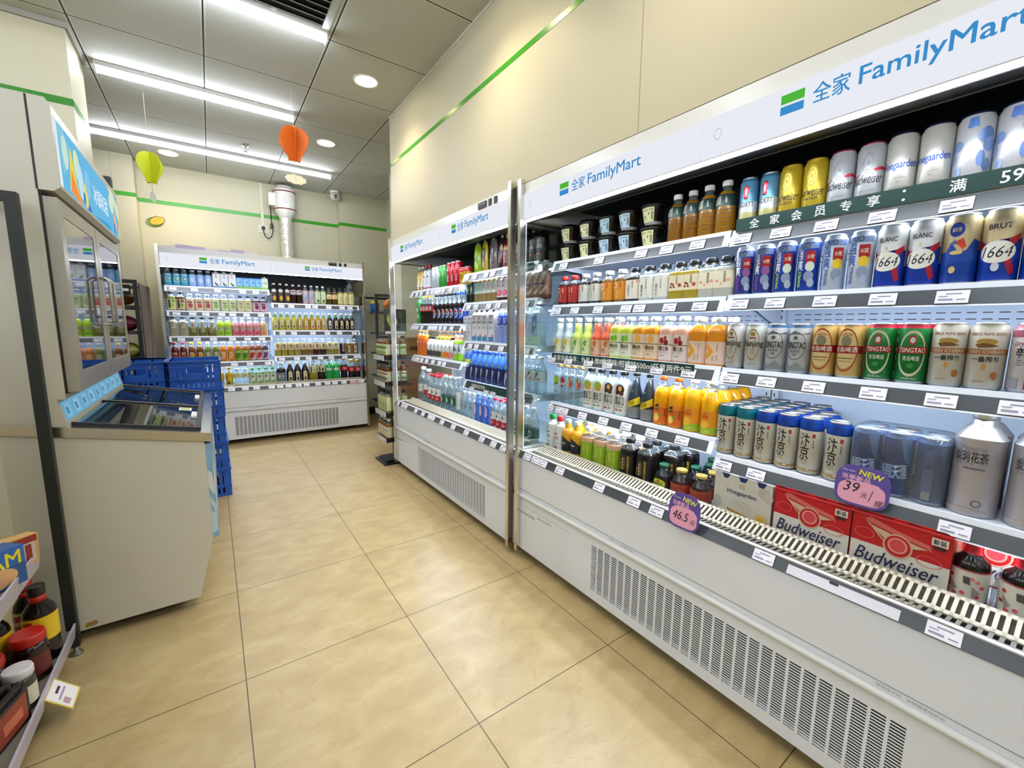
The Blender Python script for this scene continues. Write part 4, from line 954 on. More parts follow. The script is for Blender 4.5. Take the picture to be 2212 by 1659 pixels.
cans('gbud', 'gold beer can with black script', .033, .182, 'c7ad2c', art=[('e', 0, .72, .46, .17, 'd8c24a'), ('o', 0, .72, .44, .16, .9, '8a7010'), ('o', 0, .72, .28, .10, .88, '8a7010'), T_('AB', 0, .72, .2, .07, '6a5408', b=.02), ('p', [(-1.2, .52), (-.5, .57), (-1.0, .55)], '1c1810'), T_('Budweiser', .0, .47, 2.15, .14, '1c150a', sh=.35, b=.005), T_('MAGNUM', 0, .36, 1.1, .05, '1c150a', b=.01), ('r', -.7, .7, .22, .23, '8a7420'), ('r', -.6, .6, .18, .19, '8a7420')], rim='b89a30')
cans('sbud', 'silver beer can with red ribbon', .033, .184, 'c4c8cc', art=[('o', 0, .70, .42, .15, .92, '6a7078'), ('o', 0, .70, .30, .11, .9, '6a7078'), T_('AB', 0, .70, .2, .07, '55585e', b=.02), ('p', [(.35, .60), (.9, .63), (1.4, .60), (1.4, .57), (.9, .58), (.45, .565)], 'c02838'), ('p', [(-.5, .57), (-1.0, .53), (-1.4, .54), (-1.4, .50), (-.9, .505)], 'c02838'), T_('Budweiser', -.05, .47, 2.2, .14, '23252c', sh=.35, b=.005), ('r', -.5, .5, .30, .31, '9a9ea4')], rim='8a2030')
cans('hoe', 'silver can with blue gothic lettering', .033, .187, 'cfcdc4', art=[T_('Hoegaarden', -.05, .55, 2.3, .13, '2f4f9a', b=.03), ('r', -.2, .5, .38, .388, '9a9a94'), ('r', -.1, .1, .33, .34, 'a08040'), ('r', -.6, .7, .25, .26, '8a8a86')], rim='1c2444')
cans('che', 'silver can with blue cloud pattern', .034, .187, 'd6d8dc', art=[('p', [(-.2, .93), (.2, .93), (.3, .80), (.1, .82), (-.1, .80), (-.3, .82)], '4f78c0'), ('e', -.8, .62, .4, .07, '7f98c8'), ('e', .75, .70, .42, .10, '6a86bc'), ('e', .95, .58, .35, .09, '8aa2d0'), ('e', .55, .42, .22, .10, '5c78ac'), ('e', -1.1, .48, .3, .09, '93a8d2'), ('e', .9, .34, .25, .08, '7088b8'), ('e', -.55, .30, .18, .06, '8aa0cc')], rim='16204a')
Z = 1.581; N = 'near cooler top shelf'
for key, ys in (('cupA', (1.714, 1.577)), ('cupL', (1.445, 1.326)), ('cupB', (1.198,))):
    for lv, nm in ((0, 'lower'), (.0925, 'upper')):
        put(F1, Z+lv, key, ys, nm+' layer, near cooler', jit=False)
put(F1, Z, 'hpp', (1.071, 1.005), N); put(F1, Z, 'hpp2', (.94, .872), N)
Zb = 1.578
for key, ys in (('ved', (.79, .724)), ('gbud', (.661, .593)), ('sbud', (.526, .458)), ('hoe', (.392, .325)), ('che', (.258, .19, .122))): put(F1, Zb, key, ys, N)

# ---- near cooler, second shelf
def sqb(key, desc, body, lab, cap, artl, R=.034, H=.150, name='herbal_drink_bottle', ex=5, sh='sq', lt=(.10, .64), fill=.74, cr=.60, ch=.13, solid=False):
    K(key, name, 'bottle', desc, sh, R, H, body, cap=(cr, ch, cap), lab=(lt[0], lt[1], lab), art=artl, ex=ex, fill=fill, solid=solid)
sqb('redA', 'small dark bottle, red label and red cap', '3a1408', 'a02020', 'c02828', [('o', -.45, .52, .3, .09, .75, 'e8dcc8'), ('r', .25, .42, .42, .60, 'd8b070'), T_('枸杞水', -.1, .26, .17, .24, 'e8dcc8', ld=.8)][:2]+[T_('枸\n杞\n水', -.1, .27, .16, .24, 'e8dcc8', ld=.85)], .032, ex=2.6, sh='shl')
sqb('wht', 'small dark bottle, grey-white label, white cap', '24120a', 'c8ccbc', 'e8e8ea', [('o', -.45, .54, .3, .09, .75, '2a2a24'), ('r', .3, .45, .42, .60, 'b03028'), T_('黑\n米\n水', -.1, .29, .2, .26, '1c1c18', ld=.85, b=.02)], .032, ex=2.6, sh='shl')
sqb('ora', 'small amber bottle, orange label, white cap', '6a4608', 'c4801c', 'e8e8ea', [('o', -.35, .52, .3, .09, .75, 'f0e4c8'), ('r', .35, .5, .46, .60, 'b03028'), T_('山\n楂\n水', 0, .27, .2, .26, 'f0e4c8', ld=.85, b=.01)], .034, ex=2.6, sh='shl')
sqb('jmz', 'dark square bottle, cream label, black cap', '241c18', 'dcd6c4', '191919', [T_('黑\n米', .28, .50, .3, .22, '1c1a18', ld=.85), T_('决\n明\n子', -.3, .34, .3, .34, '1c1a18', ld=.85), ('r', .7, .8, .55, .62, 'c05040')])
sqb('wzmt', 'cloudy white square bottle, black cap', 'c9cdc8', 'dcdacb', '191919', [T_('五\n指\n毛\n桃', .25, .48, .2, .30, '1c1a18', ld=.85), T_('薏\n米\n水', -.3, .30, .32, .34, '1c1a18', ld=.85), ('r', -.75, -.62, .56, .62, 'c05040')], R=.037)
sqb('yel', 'golden square bottle, cream label, black cap', 'a89020', 'dcd2ae', '191919', [T_('苹\n果\n露', .2, .52, .26, .22, '2c2418', ld=.85), ('e', -.4, .42, .12, .03, '8a2018'), ('e', -.2, .40, .10, .03, '7a1c18'), ('e', -.45, .34, .10, .03, '7a1c18'), ('e', -.1, .34, .11, .03, '8a2018'), ('e', .5, .38, .16, .045, 'b03828')], R=.036, lt=(.24, .64))
sqb('crm', 'pale square bottle, cream label, black cap', 'c2c2b0', 'e0d8bc', '191919', [T_('茉\n蜜\n桃\n露', .2, .50, .26, .26, '2c2418', ld=.85), ('e', -.45, .40, .12, .035, 'd89080'), ('e', .5, .42, .15, .04, 'e0a090'), ('e', -.1, .33, .11, .03, 'e0a090')], R=.037, lt=(.24, .64))
Z = 1.358; N = 'near cooler second shelf'
for key, ys in (('redA', (1.721, 1.645)), ('wht', (1.568, 1.492)), ('ora', (1.412, 1.335)), ('jmz', (1.262,)), ('wzmt', (1.187, 1.112)), ('yel', (1.040, .978)), ('crm', (.912, .852))): put(F1, Z, key, ys, N)
for key, ys in (('ora', (1.40, 1.33)), ('wzmt', (1.19, 1.105)), ('yel', (1.03, .985)), ('crm', (.91, .86))): put(F1, Z, key, ys, 'row behind, '+N, d=.34)
def rio(key, desc, c1, c2, c3, zh, fruit):
    cans(key, desc, .0295, .166, c1, top='b8c4d8', art=[('r', -1.3, 1.3, .80, .90, '8fa4cc'), T_('RIO', 0, .855, .9, .085, '3a4a78', b=.02), ('p', [(-1.25, .1), (-.85, .1), (-1.0, .45), (-1.25, .6)], c3), T_('强\n爽', -.38, .60, .62, .38, 'e8eaf0' if zh else '2858a8', b=.05, ld=.9), T_('STRONG', -.34, .25, 1.6, .055, c2, b=.04, rot=-1.57), ('r', .15, 1.0, .55, .76, 'b82830'), T_('8度', .58, .66, .6, .08, 'e8d8c8', b=.02), ('e', .55, .48, .4, .09, fruit), ('e', .50, .30, .42, .10, '8a98b4'), ('e', .7, .18, .3, .08, 'a8b4c8')])
rio('rio1', 'slim navy can with purple lettering', '2c3a80', 'a050c0', '8040a8', 1, '8a5a90'); rio('rio2', 'slim blue can with lime lettering', '1c3c98', 'b8e040', 'b0dc30', 1, 'd8e0d0'); rio('rio3', 'slim white-blue can with orange-blue lettering', 'c4ccd8', '2858a8', '2a60b8', 0, 'e0c030')
def k1664(key, desc, base, topt, sub):
    cans(key, desc, .0335, .172, base, bands=[(.34, '16389a'), (.92, base)], art=[('p', [(-1.3, .30), (1.3, .30), (1.3, .58), (.75, .60), (.3, .42), (-.4, .42), (-1.3, .52)], '1c3ea0'), ('p', [(-1.2, .62), (-.55, .52), (-.55, .42), (-1.2, .50)], 'a81c34'), ('p', [(.5, .58), (1.15, .66), (1.15, .58), (.6, .48)], 'b01c34'), ('p', [(.3, .34), (.7, .36), (1.0, .14), (.7, .10)], 'a01c30'), ('e', 0, .42, .92, .15, 'e6e4da'), T_('1664', 0, .42, 1.55, .15, '1c1e2c', sh=.3), T_(topt, 0, .76, 1.15, .07, '23263a', b=.02)]+sub)
k1664('bl64', 'white and blue can with red ribbon', 'd4d4d0', 'BLANC', [('p', [(-.1, .62), (.0, .66), (.02, .60)], 'd8c860')])
k1664('br64', 'gold and blue can with red ribbon', 'b8a67c', 'BRUT', [('e', 0, .22, .2, .06, 'c8ccd8')])
cans('go64', 'gold and blue can with round blue badge', .0335, .172, 'b8a67c', bands=[(.48, '1c4298'), (.92, 'b8a67c')], art=[('p', [(-1.3, .30), (-.8, .42), (-.3, .60), (.3, .40), (.9, .64), (1.3, .60), (1.3, .35), (-1.3, .28)], '1c4298'), ('e', -.1, .78, .42, .10, '2440a0'), T_('克伦堡', -.1, .78, .5, .06, 'd8c890', b=.02), ('p', [(-.2, .60), (.3, .66), (.5, .54), (.3, .50), (.1, .56)], 'd04830'), ('p', [(-.5, .58), (-.1, .64), (.0, .58)], '4a80b8'), ('e', .0, .46, .35, .03, 'c8b070'), ('e', -.1, .22, .18, .05, 'd0b880')])
Zb = 1.361
for key, ys in (('rio1', (.785, .719)), ('rio2', (.654, .588)), ('rio3', (.521, .455)), ('bl64', (.389, .322)), ('go64', (.255,)), ('br64', (.188, .12))): put(F1, Zb, key, ys, N)

# ---- near cooler, third shelf
def v100(key, desc, body, lab, acc, hue):
    K(key, 'juice_bottle', 'bottle', desc, 'long', .031, .184, body, cap=(.60, .11, 'd8e2e6'), fill=.86, lab=(.04, .42, lab), art=[('e', .15, .33, .22, .05, hue), ('e', .40, .36, .2, .045, hue), ('e', .32, .28, .2, .045, hue), T_('100', -.15, .17, .8, .09, '3a3020'), T_('满', -.42, .27, .2, .06, '6a5a40'), ('r', -.6, .4, .10, .107, acc)])
v100('v1', 'slim bottle with yellow flowers', 'c4d4d4', 'dde0bc', 'c07040', 'd8b010'); v100('v2', 'slim pale-lime bottle with green berries', 'ccdc6a', 'd4e0a4', '8a9c30', '4ca020'); v100('v3', 'slim coral bottle with orange fruit', 'd8603c', 'dcb090', 'b03820', 'b8641c')
def vit(key, desc, body, lab, zh, en, fruit, cap='dfe4e8'):
    K(key, 'vitamin_water_bottle', 'bottle', desc, 'sq', .035, .186, body, ex=4, cap=(.56, .10, cap), fill=.80, lab=(.05, .60, lab), art=fruit+[T_(zh, -.05, .30, 1.25, .105, '171712', b=.035), T_(en, -.05, .215, 1.15, .05, 'a8a890'), ('e', -.35, .14, .05, .014, '2c2c24'), ('r', -.25, .05, .134, .146, '55554a'), ('r', -.9, .9, .375, .39, '6a6a20')])
vit('vb1', 'yellow-green bottle with green fruit', 'ccd648', 'e2e4c4', '维B水', 'VITAMIN B', [('e', -.35, .48, .3, .075, '6cae1c'), ('e', .15, .49, .32, .085, '9cd03c'), ('p', [(-.05, .50), (.15, .57), (.35, .50), (.15, .42)], '7cbc28')])
vit('vb2', 'orange bottle with sliced orange picture', 'e2941c', 'e8ceaa', '维B水', 'VITAMIN B', [('e', .0, .49, .42, .09, 'e07c10'), ('e', .0, .49, .36, .075, 'f0b040'), ('o', .0, .49, .36, .075, .8, 'f4d080')])
vit('vc1', 'pale-pink bottle with red cherries', 'e4b496', 'e8d4ca', '维C水', 'VITAMIN C', [('e', -.35, .47, .28, .07, 'a01820'), ('e', .2, .43, .28, .065, '8a1418'), ('e', .1, .53, .18, .045, 'b83038')])
K('arrow', 'juice_bottle', 'bottle', 'square orange drink with pink label', 'sq', .036, .181, 'd8861a', ex=6, cap=(.54, .10, 'e2dccc'), fill=.84, lab=(.04, .50, 'e2c4ae'), art=[('p', [(-1.0, .47), (-.70, .47), (-.1, .30), (-.70, .12), (-1.0, .12), (-.55, .30)], 'd8941c'), ('r', .22, .27, .30, .46, '6a4a38'), ('r', .22, .27, .12, .24, '6a4a38'), ('r', -.25, .0, .10, .22, 'c8a890')])
Z = 1.108; N = 'near cooler third shelf'
for key, ys in (('v1', (1.750, 1.680)), ('v2', (1.608, 1.540)), ('v3', (1.472, 1.408)), ('vb1', (1.342, 1.275)), ('vb2', (1.209, 1.142)), ('vc1', (1.073, 1.005)), ('arrow', (.935, .862))): put(F1, Z, key, ys, N)
for key, ys in (('v3', (1.44, 1.37)), ('vb2', (1.18, 1.11)), ('vc1', (1.04, .97)), ('arrow', (.90, .835))): put(F1, Z, key, ys, 'row behind, '+N, d=.30)
cans('nanj', 'silver can with black gothic lettering', .033, .159, 'bdbcb4', art=[('o', 0, .55, .66, .34, .90, 'a08448'), ('e', 0, .78, .25, .05, 'a08a3c'), ('r', -.35, .35, .68, .71, 'a03828'), T_('Nanjing', 0, .56, 2.0, .17, '15140f', b=.02), T_('六朝\n啤酒', 0, .40, .4, .12, 'a08060'), ('r', -.4, .4, .13, .14, 'a08060')])
cans('tswh', 'grey-white can with ink town drawing', .033, .159, 'b4b6b4', top='4a6c90', art=[('p', [(-1.2, .82), (-.6, .80), (-.1, .86), (.5, .80), (1.2, .83), (1.2, .79), (-1.2, .78)], '7f8688'), ('e', 0, .72, .2, .04, '6a6a5c'), T_('TSINGTAO', 0, .57, 1.8, .13, '1c2430', b=.03), T_('青岛啤酒\n白啤', 0, .42, .85, .13, '3a4450'), ('o', 0, .56, .9, .28, .95, '55606a'), ('p', [(-1.2, .10), (-.8, .22), (-.3, .14), (.3, .24), (.9, .12), (1.2, .2), (1.2, .06), (-1.2, .06)], '8a8e8c')])
cans('tsgo', 'gold can with red band', .033, .159, 'bf9c58', art=[('o', 0, .52, .92, .40, .93, 'a83828'), ('e', 0, .52, .80, .34, 'd8c088'), ('e', 0, .68, .4, .10, '8a8468'), ('r', -1.35, 1.35, .46, .60, '9c1c24'), T_('青岛啤酒', 0, .53, 1.75, .10, 'e8e0cc', b=.03), T_('TsingTao Beer', 0, .80, 1.0, .05, '9a3828'), ('r', -.6, .6, .36, .38, '8a6a30'), ('r', -.5, .5, .31, .32, '8a6a30')])
cans('tsgr', 'green can with red top', .033, .162, '0e6a2c', top='b81c38', art=[('o', 0, .50, .88, .38, .88, 'd8d0b0'), ('e', 0, .72, .26, .08, 'b03028'), ('e', 0, .72, .16, .05, 'd8e0e0'), ('r', -1.0, 1.0, .50, .61, 'a01c28'), T_('TSINGTAO', 0, .555, 1.7, .075, 'ece6d8', b=.03), T_('青岛啤酒', 0, .42, 1.0, .08, 'd0d8c8', b=.02), T_('净含量:500ml', 0, .09, .9, .04, 'd0d8c8'), ('e', 0, .30, .2, .04, '3a8a48')])
cans('kirin', 'cream can with bronze running beast', .034, .163, 'bfb9a8', art=[T_("KIRIN'S PRIME BREW", 0, .83, 1.9, .045, 'a06848', b=.02), ('e', 0, .72, .55, .045, 'b8924c'), ('p', [(-.6, .68), (-.2, .70), (.2, .69), (.6, .66), (.3, .64), (-.4, .63)], '7a5434'), ('r', -1.3, 1.3, .53, .61, 'a8683c'), T_('KIRIN ICHIBAN', 0, .57, 1.85, .055, 'd8cfb8', b=.02), T_('一番搾り', 0, .46, 1.35, .085, '1c1a18', b=.03), ('e', 0, .35, .10, .045, 'c08c3c'), ('e', .55, .22, .17, .06, 'a86438'), ('r', -.5, .1, .12, .135, 'a89878')])
cans('asah', 'white can with pink top and red stamp', .034, .162, 'c4bcbc', top='c08090', art=[('r', -1.3, 1.3, .80, .90, 'b06878'), T_('Dry', -.5, .70, .5, .08, '8a2038', sh=.2), T_('辛口', -.2, .58, .8, .14, '1c1a1c', b=.05), T_('三辛', -.2, .44, .7, .09, '3a3a44'), ('r', .0, .5, .06, .26, 'b02838'), ('r', -.9, -.3, .06, .22, '9a9aa0')])
Zb = 1.106
for key, ys in (('nanj', (.796, .728)), ('tswh', (.659, .590)), ('tsgo', (.523, .456)), ('tsgr', (.387, .318)), ('kirin', (.250, .183)), ('asah', (.113,))): put(F1, Zb, key, ys, N)
put(F1, Zb, 'tsgr', (.35, .285), 'row behind, '+N, d=.29); put(F1, Zb, 'tsgo', (.49, .425), 'row behind, '+N, d=.29)

# ---- near cooler, fourth shelf
def clr(key, desc, a, cap='a8803c'): K(key, 'sparkling_water_bottle', 'bottle', desc, 'sq', .031, .21, 'clear', ex=2.6, cap=(.48, .09, cap), art=a+[('e', -.25, .28, .16, .03, 'c0a040'), ('r', .05, .5, .265, .295, '8a8e8c')])
clr('cg', 'clear bottle with green grape picture', [('e', 0, .56, .62, .13, '9ab83c'), ('e', -.2, .62, .2, .06, 'b8d040'), ('r', -.3, .4, .46, .50, '4c6820')])
clr('ca', 'clear bottle with red apple picture', [('e', 0, .54, .62, .13, 'c8c4bc'), ('p', [(-.6, .62), (0, .68), (.55, .6), (.4, .52), (-.5, .52)], 'b02820'), ('p', [(-.4, .44), (0, .40), (.4, .44), (0, .47)], '8a1c18')])
clr('cw', 'clear bottle with watermelon picture', [('e', 0, .54, .60, .13, 'd0a894'), ('p', [(-.3, .66), (-.1, .70), (.2, .56), (0, .52)], '2c7830'), ('p', [(-.1, .48), (.5, .62), (.58, .50), (.2, .44)], 'c04030'), ('r', -.4, .4, .41, .43, '9a5030')])
def mel(key, desc, fr, sub): K(key, 'fruit_water_bottle', 'bottle', desc, 'sq', .033, .205, 'c2dcdc', ex=3, cap=(.56, .09, '161616'), fill=.84, lab=(.05, .70, 'dcdcd4'), art=fr+[T_('蜜瓜\n浸水' if sub == '6cae3c' else '栗子\n风水', -.2, .34, .95, .19, '141412', b=.05, ld=.9), ('o', .52, .34, .13, .10, .7, '2c2c28'), ('r', -.6, -.1, .11, .15, sub), ('r', .1, .45, .11, .15, '8a8884'), ('r', -.6, .5, .20, .21, '55554c')])
mel('mel', 'white-label bottle with green melon', [('e', 0, .60, .62, .10, '9cb83c'), ('p', [(-.6, .52), (-.3, .50), (.1, .52), (.6, .66), (.55, .50), (.2, .47)], 'e09820')], '6cae3c')
mel('che2', 'white-label bottle with brown chestnuts', [('e', 0, .60, .66, .11, '4a1c14'), ('e', .05, .62, .3, .06, 'd8b460'), ('e', -.4, .52, .25, .05, '3c1610'), ('e', .3, .51, .3, .05, '5a3428')], 'b84048')
K('ton', 'tonic_bottle', 'bottle', 'dark slim bottle with yellow slanted label', 'tonic', .034, .207, '2a333c', cap=(.46, .08, '141414'), fill=.9, solid=True, lab=(.02, .26, '7d7f7c'), art=[('p', [(-1.3, .30), (1.2, .50), (1.2, .34), (-1.3, .18)], 'd8c018'), T_('怡泉', 0, .345, .9, .09, '1c1c18', sh=.2, rot=.22), T_('+C', -.1, .60, .3, .05, 'c8c090')])
K('orj', 'juice_bottle', 'bottle', 'orange pulp juice bottle, orange cap', 'pet', .036, .208, 'eba40c', cap=(.46, .09, 'e8601c'), fill=.78, lab=(.03, .44, 'd4661c'), art=[('r', -1.6, 1.6, .36, .44, 'e08a18'), ('p', [(-.42, .40), (.1, .43), (.1, .30), (-.42, .31)], '15120c'), T_('果汁源', -.16, .35, .42, .05, 'e8c060', b=.02), ('e', -.15, .16, .4, .085, 'f0b848'), ('e', -.12, .16, .3, .065, 'f4cc68'), ('e', .25, .21, .14, .03, '5c9c28'), ('r', .75, .95, .18, .34, '8a4a18')])
K('qoo', 'juice_bottle', 'bottle', 'orange juice bottle, clear cap, green-based label', 'pet', .036, .209, 'eeac10', cap=(.46, .09, 'd8d2c4'), fill=.80, lab=(.03, .46, 'e8981c'), art=[('r', -3, 3, .03, .16, '9cb428'), T_('酷儿', .2, .40, .5, .05, 'c83828', b=.02), T_('Qoo', -.02, .345, .85, .085, 'd03028', b=.05), ('e', -.05, .2, .5, .075, 'f0b838'), ('r', .1, .55, .06, .10, 'b8c858')])
Z = .841; N = 'near cooler fourth shelf'
for key, ys in (('cg', (1.742,)), ('ca', (1.687,)), ('cw', (1.63, 1.574)), ('mel', (1.508, 1.438)), ('che2', (1.368, 1.298)), ('ton', (1.229, 1.158)), ('orj', (1.088, 1.018)), ('qoo', (.945, .872))): put(F1, Z, key, ys, N)
put(F1, Z, 'orj', (1.07, .998), 'second row, '+N, d=.333)
for q, nm in enumerate(('second', 'third', 'fourth')): put(F1, Z, 'qoo', (.928, .872) if q == 0 else (.872,), nm+' row, '+N, d=.333+.074*q)
def bian(key, desc, top):
    wave = [(-3.1416+i*.1309, .80+.022*math.sin(i*.7)) for i in range(49)]
    cans(key, desc, .033, .183, 'c9c4b4', top=top, art=[('p', wave+[(3.1416, .93), (-3.1416, .93)], top), T_('汴\n京', -.10, .50, .78, .46, '15130f', b=.05, ld=.9), ('r', .48, .72, .66, .73, 'b03838'), ('r', .58, .63, .48, .62, '3a3a34'), ('r', -.78, -.70, .40, .46, 'b04040'), T_('精酿小麦', -.1, .25, .6, .04, '4a463c'), ('r', -.4, .2, .19, .2, '9a9484'), ('p', [(-3, .05), (3, .05), (3, .075), (.4, .08), (-.2, .10), (-3, .085)], 'b49c6c')])
bian('big', 'teal-topped white can, black characters', '17707c'); bian('bib', 'blue-topped white can, black characters', '1c48a8')
Zb = .788
put(F1, Zb, 'big', (.806, .737), 'front row, '+N); put(F1, Zb, 'bib', (.668, .600, .532, .459), 'front row, '+N)
for q, nm in enumerate(('second', 'third', 'fourth', 'fifth')):
    put(F1, Zb, 'big', (.806, .737), nm+' row, '+N, d=.253+.068*(q+1)); put(F1, Zb, 'bib', (.668, .600, .532) if q < 2 else (.668, .600), nm+' row, '+N, d=.253+.068*(q+1))
cans('navy', 'navy can in shrink wrap', .033, .180, '1c2f68', top='8a9cc8', art=[T_('勇闯天涯', -.1, .40, 1.9, .22, 'd8dce4', b=.05, rot=.12), ('p', [(.2, .93), (1.0, .93), (1.0, .5), (.6, .62)], '6a88b0')])
cans('navb', 'navy can with silver side panel in shrink wrap', .033, .180, '1c2f68', top='8a9cc8', art=[('r', -.5, .35, .60, .84, '2c3c70'), ('r', -.3, .2, .62, .82, '54628c'), ('r', -.35, .3, .20, .54, '5c6c90'), ('r', -.25, .25, .08, .2, 'b4b8a0')])
put(F1, Zb, 'navy', (.388, .318), 'front row, '+N, jit=False); put(F1, Zb, 'navb', (.248,), 'front row, '+N); put(F1, Zb, 'navy', (.388, .318, .248), 'row behind, '+N, d=.32)
b = MB(); n = 40; rr = []
for i in range(n):
    a = 2*math.pi*i/n; rr.append((.136*abs(math.cos(a))**.35*(1 if math.cos(a) > 0 else -1)*.78, .070*abs(math.sin(a))**.35*(1 if math.sin(a) > 0 else -1)))
pr = [(1, .002), (1.0, .06), (1.01, .12), (1, .178), (.93, .186), (.5, .184)]
V = [(p[0]*q, p[1]*q+.0, z) for q, z in pr for p in rr]
b.add(V, [(j*n+i, j*n+(i+1) % n, (j+1)*n+(i+1) % n, (j+1)*n+i) for j in range(len(pr)-1) for i in range(n)], FILM, True)
link('shrink_wrap', b.mesh('wrap'), None, (1.30+.2865, .318, Zb), -math.pi/2, label='clear shrink wrap around six navy cans', category='wrapping')
K('jas', 'tea_beer_tin', 'tin', 'tall silver tin with screw top', 'tin', .046, .262, 'b4b0b6', art=[T_('金星KINGSTAR', -.1, .655, 1.2, .05, '7a7680', b=.01), T_('茉莉花茶', -.1, .575, 1.35, .10, '2c2c34', b=.03), T_('JASMINE TEA', -.1, .505, 1.3, .04, '8a8690'), ('r', -.35, .5, .455, .475, '6a6670'), ('o', .35, .13, .2, .035, .75, '6a6466'), ('p', [(-1.2, .05), (-.2, .08), (.8, .06), (.8, .04), (-1.2, .03)], 'a89c94')])
put(F1, Zb, 'jas', (.170, .070), 'front row, '+N); put(F1, Zb, 'jas', (.172, .073), 'row behind, '+N, d=.36)

# ---- near cooler, bottom deck
Z = .579; N = 'near cooler bottom deck'; DK = .14
def adk(key, desc, c): K(key, 'milk_drink_bottle', 'bottle', desc, 'milk', .031, .192, 'd8dad4', solid=True, cap=(.58, .14, c), lab=(.04, .54, 'dcdcd8'), art=[T_('AD钙', 0, .40, .9, .09, c, b=.03, sh=.1), ('r', -.9, .3, .50, .535, c), ('e', -.1, .12, .35, .05, c), ('e', .2, .10, .15, .04, '3a8a3c'), ('r', -.5, .4, .24, .26, '9ab09a')])
adk('adg', 'white milk drink bottle, green cap', '1c8038'); adk('adr', 'white milk drink bottle, red cap', 'c02028')
K('man', 'juice_bottle', 'bottle', 'yellow mango drink with black label', 'tea', .034, .185, 'd89c1c', solid=True, cap=(.44, .10, 'e0d8b8'), lab=(.12, .60, '1c1e2a'), art=[('p', [(-3, .55), (-1, .62), (.2, .50), (1.2, .36), (3, .55), (3, .62), (-3, .62)], 'd89c1c'), T_('NFC', -.3, .42, .3, .05, 'b8b4a8'), ('r', -.5, .4, .33, .36, 'c8c0a8'), ('r', -.4, .2, .28, .29, '8a867c')])
K('gel', 'jelly_box', 'carton', 'yellow and white slanted drink carton', 'brick', .033, .165, 'e0d8b0', D=.06, art=[('p', [(-.9, .3), (.9, .5), (.9, .9), (-.9, .8)], 'e0b818'), ('r', -.9, .9, .05, .3, '2c2a24')])
K('lim', 'herbal_drink_bottle', 'bottle', 'pinkish drink bottle with lime-green label', 'wide', .038, .176, 'c09878', ex=2.6, cap=(.54, .12, 'e4e4e2'), fill=.74, lab=(.06, .60, '86a824'), art=[('r', -.85, -.35, .30, .50, '5f7c18'), T_('宜', -.6, .34, .42, .22, 'dce04c', b=.02), T_('绿\n豆\n百\n合\n水', .55, .35, .26, .42, 'dcd840', b=.02, ld=.85), ('r', -.15, -.02, .28, .52, 'b8c050'), ('r', .08, .22, .28, .52, 'a8b440'), ('e', .3, .13, .3, .035, 'a8b070'), ('r', -1.5, 1.5, .18, .20, '9ab030')])
K('blk', 'herbal_drink_bottle', 'bottle', 'black-bean drink bottle with black label', 'wide', .039, .176, '120e0e', ex=2.6, cap=(.54, .12, '1c1c1e'), fill=.76, lab=(.06, .60, '0e0c0c'), art=[T_('宜', -.65, .30, .42, .20, 'c8a030', b=.02), T_('黑\n米\n黑\n豆\n水', .45, .34, .28, .46, 'c89c28', b=.02, ld=.85), ('r', -.28, -.14, .20, .52, '8a7024'), ('r', -.05, .08, .20, .52, '6a5820')]+[('e', -.21, .22+.08*i, .09, .022, 'b8b0a0') for i in range(4)])
K('jarg', 'glass_juice_bottle', 'bottle', 'small round glass bottle, green lid', 'jar', .038, .106, '14161a', cap=(.54, .12, '145038'), fill=.95, lab=(.08, .44, '1c1812'), art=[('e', 0, .27, .8, .19, 'a8b828'), ('e', 0, .27, .7, .15, 'bcc840'), T_('酸梅汤饮料', 0, .26, 1.05, .12, '23300c', b=.03), ('e', 0, .37, .25, .04, 'b05020')])
K('jarr', 'glass_juice_bottle', 'bottle', 'small round glass bottle, gold lid', 'jar', .040, .106, '1c100c', cap=(.54, .12, 'a8924a'), fill=.95, lab=(.10, .50, '80281a'), art=[('o', 0, .27, .4, .13, .88, 'a85838'), ('r', -1.2, 1.2, .42, .43, 'b08048'), ('r', -1.2, 1.2, .11, .12, 'b08048')])
D1 = DK+.035
for key, ys, w_ in (('adg', (1.742,), ''), ('adr', (1.678,), ''), ('man', (1.617, 1.550), 'front row, '), ('lim', (1.468, 1.382, 1.300), 'front row, '), ('blk', (1.213, 1.122), 'front row, '), ('jarg', (1.033,), 'front, '), ('jarr', (.953, .868), 'front row, ')):
    put(F1, Z, key, ys, w_+N, d=D1+KIND[key]['R'], jit=False)
for key, ys, nm, d in (('lim', (1.462, 1.374, 1.295, 1.215), 'second row', .285), ('blk', (1.128, 1.040), 'second row', .285), ('blk', (1.11, 1.02), 'third row', .37), ('lim', (1.37, 1.28), 'third row', .37), ('man', (1.60, 1.53), 'second row', .28), ('gel', (1.52, 1.44), 'third row', .36),
                       ('jarg', (1.02, .940), 'second row', .295), ('jarr', (.862,), 'second row', .295), ('jarg', (1.005, .925, .86), 'third row', .375), ('jarg', (.96, .885), 'fourth row', .455)):
    put(F1, Z, key, ys, nm+', '+N, d=d, jit=False)
def carton(key, name, desc, W, H, D, body, a, side): K(key, name, 'carton', desc, 'crate', W/2, H, body, D=D, art=a, side=side)
